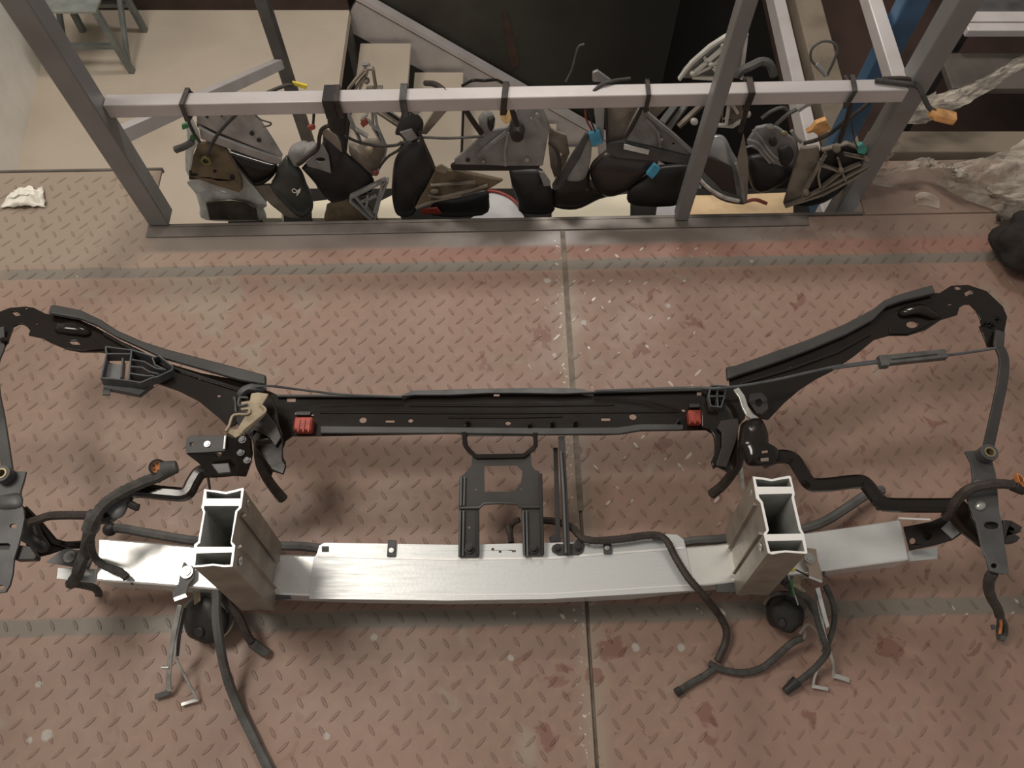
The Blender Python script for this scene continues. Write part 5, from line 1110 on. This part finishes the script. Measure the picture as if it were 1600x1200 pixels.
vtube([(1190, 185, 1.21), (1205, 174, 1.21), (1222, 168, 1.21), (1232, 174, 1.21)], .0038, hosem, t)
vtube([(1212, 195, 1.2), (1232, 178, 1.2), (1250, 168, 1.2)], .0045, hosem, t); vtube([(1246, 171, 1.2), (1258, 163, 1.2), (1269, 159, 1.2)], .0072, greypl, t, 'plug')
vtube([(1237, 204, 1.2), (1244, 216, 1.2), (1252, 222, 1.2)], .004, greypl, t)
vpl(1.196, K11([(515, 630), (550, 610), (580, 570), (650, 545), (680, 610), (600, 655), (560, 630), (525, 640)]), .014, orange, t, 'orange_plug', bevel=.0015)
vtube([(1163, 316, 1.21), (1180, 312, 1.21), (1198, 318, 1.21)], .004, redwire, t, 'red_rim')
# 12 ribbed triangle
t = mk('wing_mirror', 'large dusty ribbed triangular mirror foot with a teal clip, nearest the corner post', at=(1300, 315), y=1.22)
vpl(1.214, K11([(480, 740), (600, 725), (610, 790), (560, 900), (480, 1060), (360, 1115), (430, 880)]), .010, beigedirty, t, 'foot_shell', bevel=.003)
vpl(1.212, K11([(610, 730), (800, 690), (1010, 775), (950, 830), (720, 950), (480, 1060), (590, 900)]), .004, plblack, t, 'foot_back')
for pts in ([(480, 1060), (720, 945), (1012, 782)], [(365, 1112), (620, 1030), (820, 925), (950, 840)], [(610, 735), (780, 690), (1010, 780)], [(610, 800), (585, 900), (600, 985)], [(745, 880), (720, 790)], [(745, 880), (610, 985)], [(745, 880), (870, 825)], [(745, 880), (610, 835)], [(745, 880), (770, 935)], [(760, 760), (900, 790)], [(640, 760), (480, 1030)], [(560, 900), (500, 1010)]):
    obj('foot_rib', wall(K11(pts), .012, .0042, vp(1.208)), MATS['dusty_beige_plastic'], t)
for q, r in (((715, 735), 30), ((920, 805), 26), ((745, 880), 20), ((510, 1030), 24)): vpill(1.196, K11(ring(q[0], q[1], r, 10, r)), .006, .005, beigedirty, t, 'boss')
vpl(1.194, K11([(850, 725), (890, 705), (925, 745), (905, 780), (860, 770)]), .010, teal, t, 'teal_clip', bevel=.001)
vpill(1.235, K11([(360, 1115), (620, 1040), (800, 950), (700, 1060), (560, 1120)]), .006, .02, plblack, t, 'housing')
over(1326, 0, 0, .009, loom, t, lean=.003)
vtube([(1320, 120, 1.18), (1328, 136, 1.15), (1329, 160, 1.15), (1325, 180, 1.16), (1317, 205, 1.18), (1312, 222, 1.19)], .0050, loomb, t, 'thick_cable')
vtube([(1255, 224, 1.19), (1275, 219, 1.185), (1298, 208, 1.18), (1318, 192, 1.17), (1340, 175, 1.18), (1358, 160, 1.2)], .0042, loomb, t)
vtube([(1340, 232, 1.19), (1334, 215, 1.19), (1331, 195, 1.185), (1328, 182, 1.175)], .0015, loom, t, 'thin_wire')
vtube([(1289, 118, 1.2), (1276, 104, 1.2), (1267, 92, 1.2), (1269, 76, 1.2), (1284, 65, 1.2), (1300, 66, 1.2), (1308, 76, 1.2), (1303, 95, 1.2), (1292, 118, 1.2)], .0026, hosem, t, 'wire_loop')
vtube([(1276, 100, 1.198), (1284, 110, 1.198), (1290, 118, 1.198)], .0042, silver, t, 'loop_ferrule')
h = mk('plug_cable', 'short grey cable with an orange plug lying over the right end of the rail', 'cable', at=(1400, 140), y=1.20)
h['group'] = ''; del h['group']
X0 = .74
obj('cable', tube([Vector((.70, 1.185, zr+.0205)), Vector((.735, 1.178, zr+.0215)), Vector((.775, 1.168, zr+.022)), Vector((.79, 1.15, zr+.010)), Vector((.805, 1.14, zr-.005)), Vector((.82, 1.135, zr-.012))], .0048, wrap=.04), loom, h)
obj('cable', tube([Vector((.715, 1.187, zr+.022)), Vector((.75, 1.184, zr+.026)), Vector((.775, 1.178, zr+.024))], .0042), loomb, h)
pp = Vector((.838, 1.128, zr-.016))
obj('plug', obox(B(), pp, Vector((.96, -.2, -.1)).normalized(), Vector((.2, .96, 0)).normalized(), Z, .042, .022, .018), orange, h, bevel=.004)
obj('plug_neck', cyl(B(), pp - Vector((.03, -.006, -.003)), pp - Vector((.012, 0, 0)), .008, 12), orange, h, bevel=.001)

# ================================================================== PLASTIC FILM at the right
def ribbonfilm(A_, C_, amp, seed, nu=60, nv=16, name='film_fold'):
    """crumpled sheet spanned between two polylines of points"""
    a = smooth_path(A_, 8); c = smooth_path(C_, 8); bm = B(); g = []
    def samp(l, t):
        x = t*(len(l)-1); i = min(int(x), len(l)-2); return l[i].lerp(l[i+1], x-i)
    for i in range(nu+1):
        row = []
        for j in range(nv+1):
            p = samp(a, i/nu).lerp(samp(c, i/nu), j/nv); v = j/nv
            n1 = noise.noise(Vector((i*.10+seed, v*4.5, seed))); n2 = noise.noise(Vector((i*.35, v*11+seed, 3)))
            e = math.sin(math.pi*v)
            p = p + Vector((n2*amp*.5, n1*amp*.6, abs(n1)*amp*1.5*e + n2*amp*.7*e + e*amp*.5)); row.append(bm.verts.new(p))
        g.append(row)
    for i in range(nu):
        for j in range(nv): bm.faces.new((g[i][j], g[i+1][j], g[i+1][j+1], g[i][j+1]))
    return bm
fm = thing('plastic_film', 'crumpled clear plastic film heaped on the floor beyond the corner post at the right', 'plastic film', P(1450, 300, 0))
obj('film_fold', ribbonfilm(T([(1350, 260, .02), (1385, 262, .03), (1430, 252, .04), (1462, 255, .045), (1500, 275, .05), (1560, 285, .05), (1640, 290, .05)]), T([(1352, 288, .004), (1390, 291, .004), (1432, 283, .004), (1456, 282, .004), (1492, 300, .004), (1545, 325, .004), (1640, 372, .004)]), .022, 1.3), film, fm, ang=180)
obj('film_fold', ribbonfilm(T([(1402, 182, .24), (1404, 205, .19), (1400, 232, .12), (1385, 262, .03)]), T([(1388, 186, .235), (1373, 215, .17), (1360, 245, .10), (1350, 272, .012)]), .018, 4.1, 30, 10), film, fm, ang=180)
obj('film_fold', ribbonfilm(T([(1405, 195, .02), (1460, 185, .02), (1520, 158, .04), (1580, 120, .06), (1660, 90, .06)]), T([(1405, 150, .0), (1460, 145, .0), (1520, 128, .02), (1580, 100, .04), (1660, 60, .06)]), .022, 7.7), film, fm, ang=180)
obj('film_fold', ribbonfilm(T([(1560, 262, .04), (1590, 225, .05), (1640, 190, .06)]), T([(1600, 290, .03), (1620, 270, .03), (1660, 250, .03)]), .02, 9.2, 24, 10), film, fm, ang=180)
obj('film_fold', ribbonfilm(T([(1428, 305, .01), (1440, 300, .012), (1462, 305, .012)]), T([(1432, 318, .002), (1448, 320, .003), (1468, 325, .002)]), .008, 2.2, 14, 6), film, fm, ang=180)
obj('film_fold', ribbonfilm(T([(1460, 260, .03), (1500, 262, .05), (1560, 240, .06), (1640, 235, .06)]), T([(1480, 290, .02), (1530, 300, .03), (1580, 310, .03), (1660, 320, .03)]), .03, 5.5, 40, 14), film, fm, ang=180)
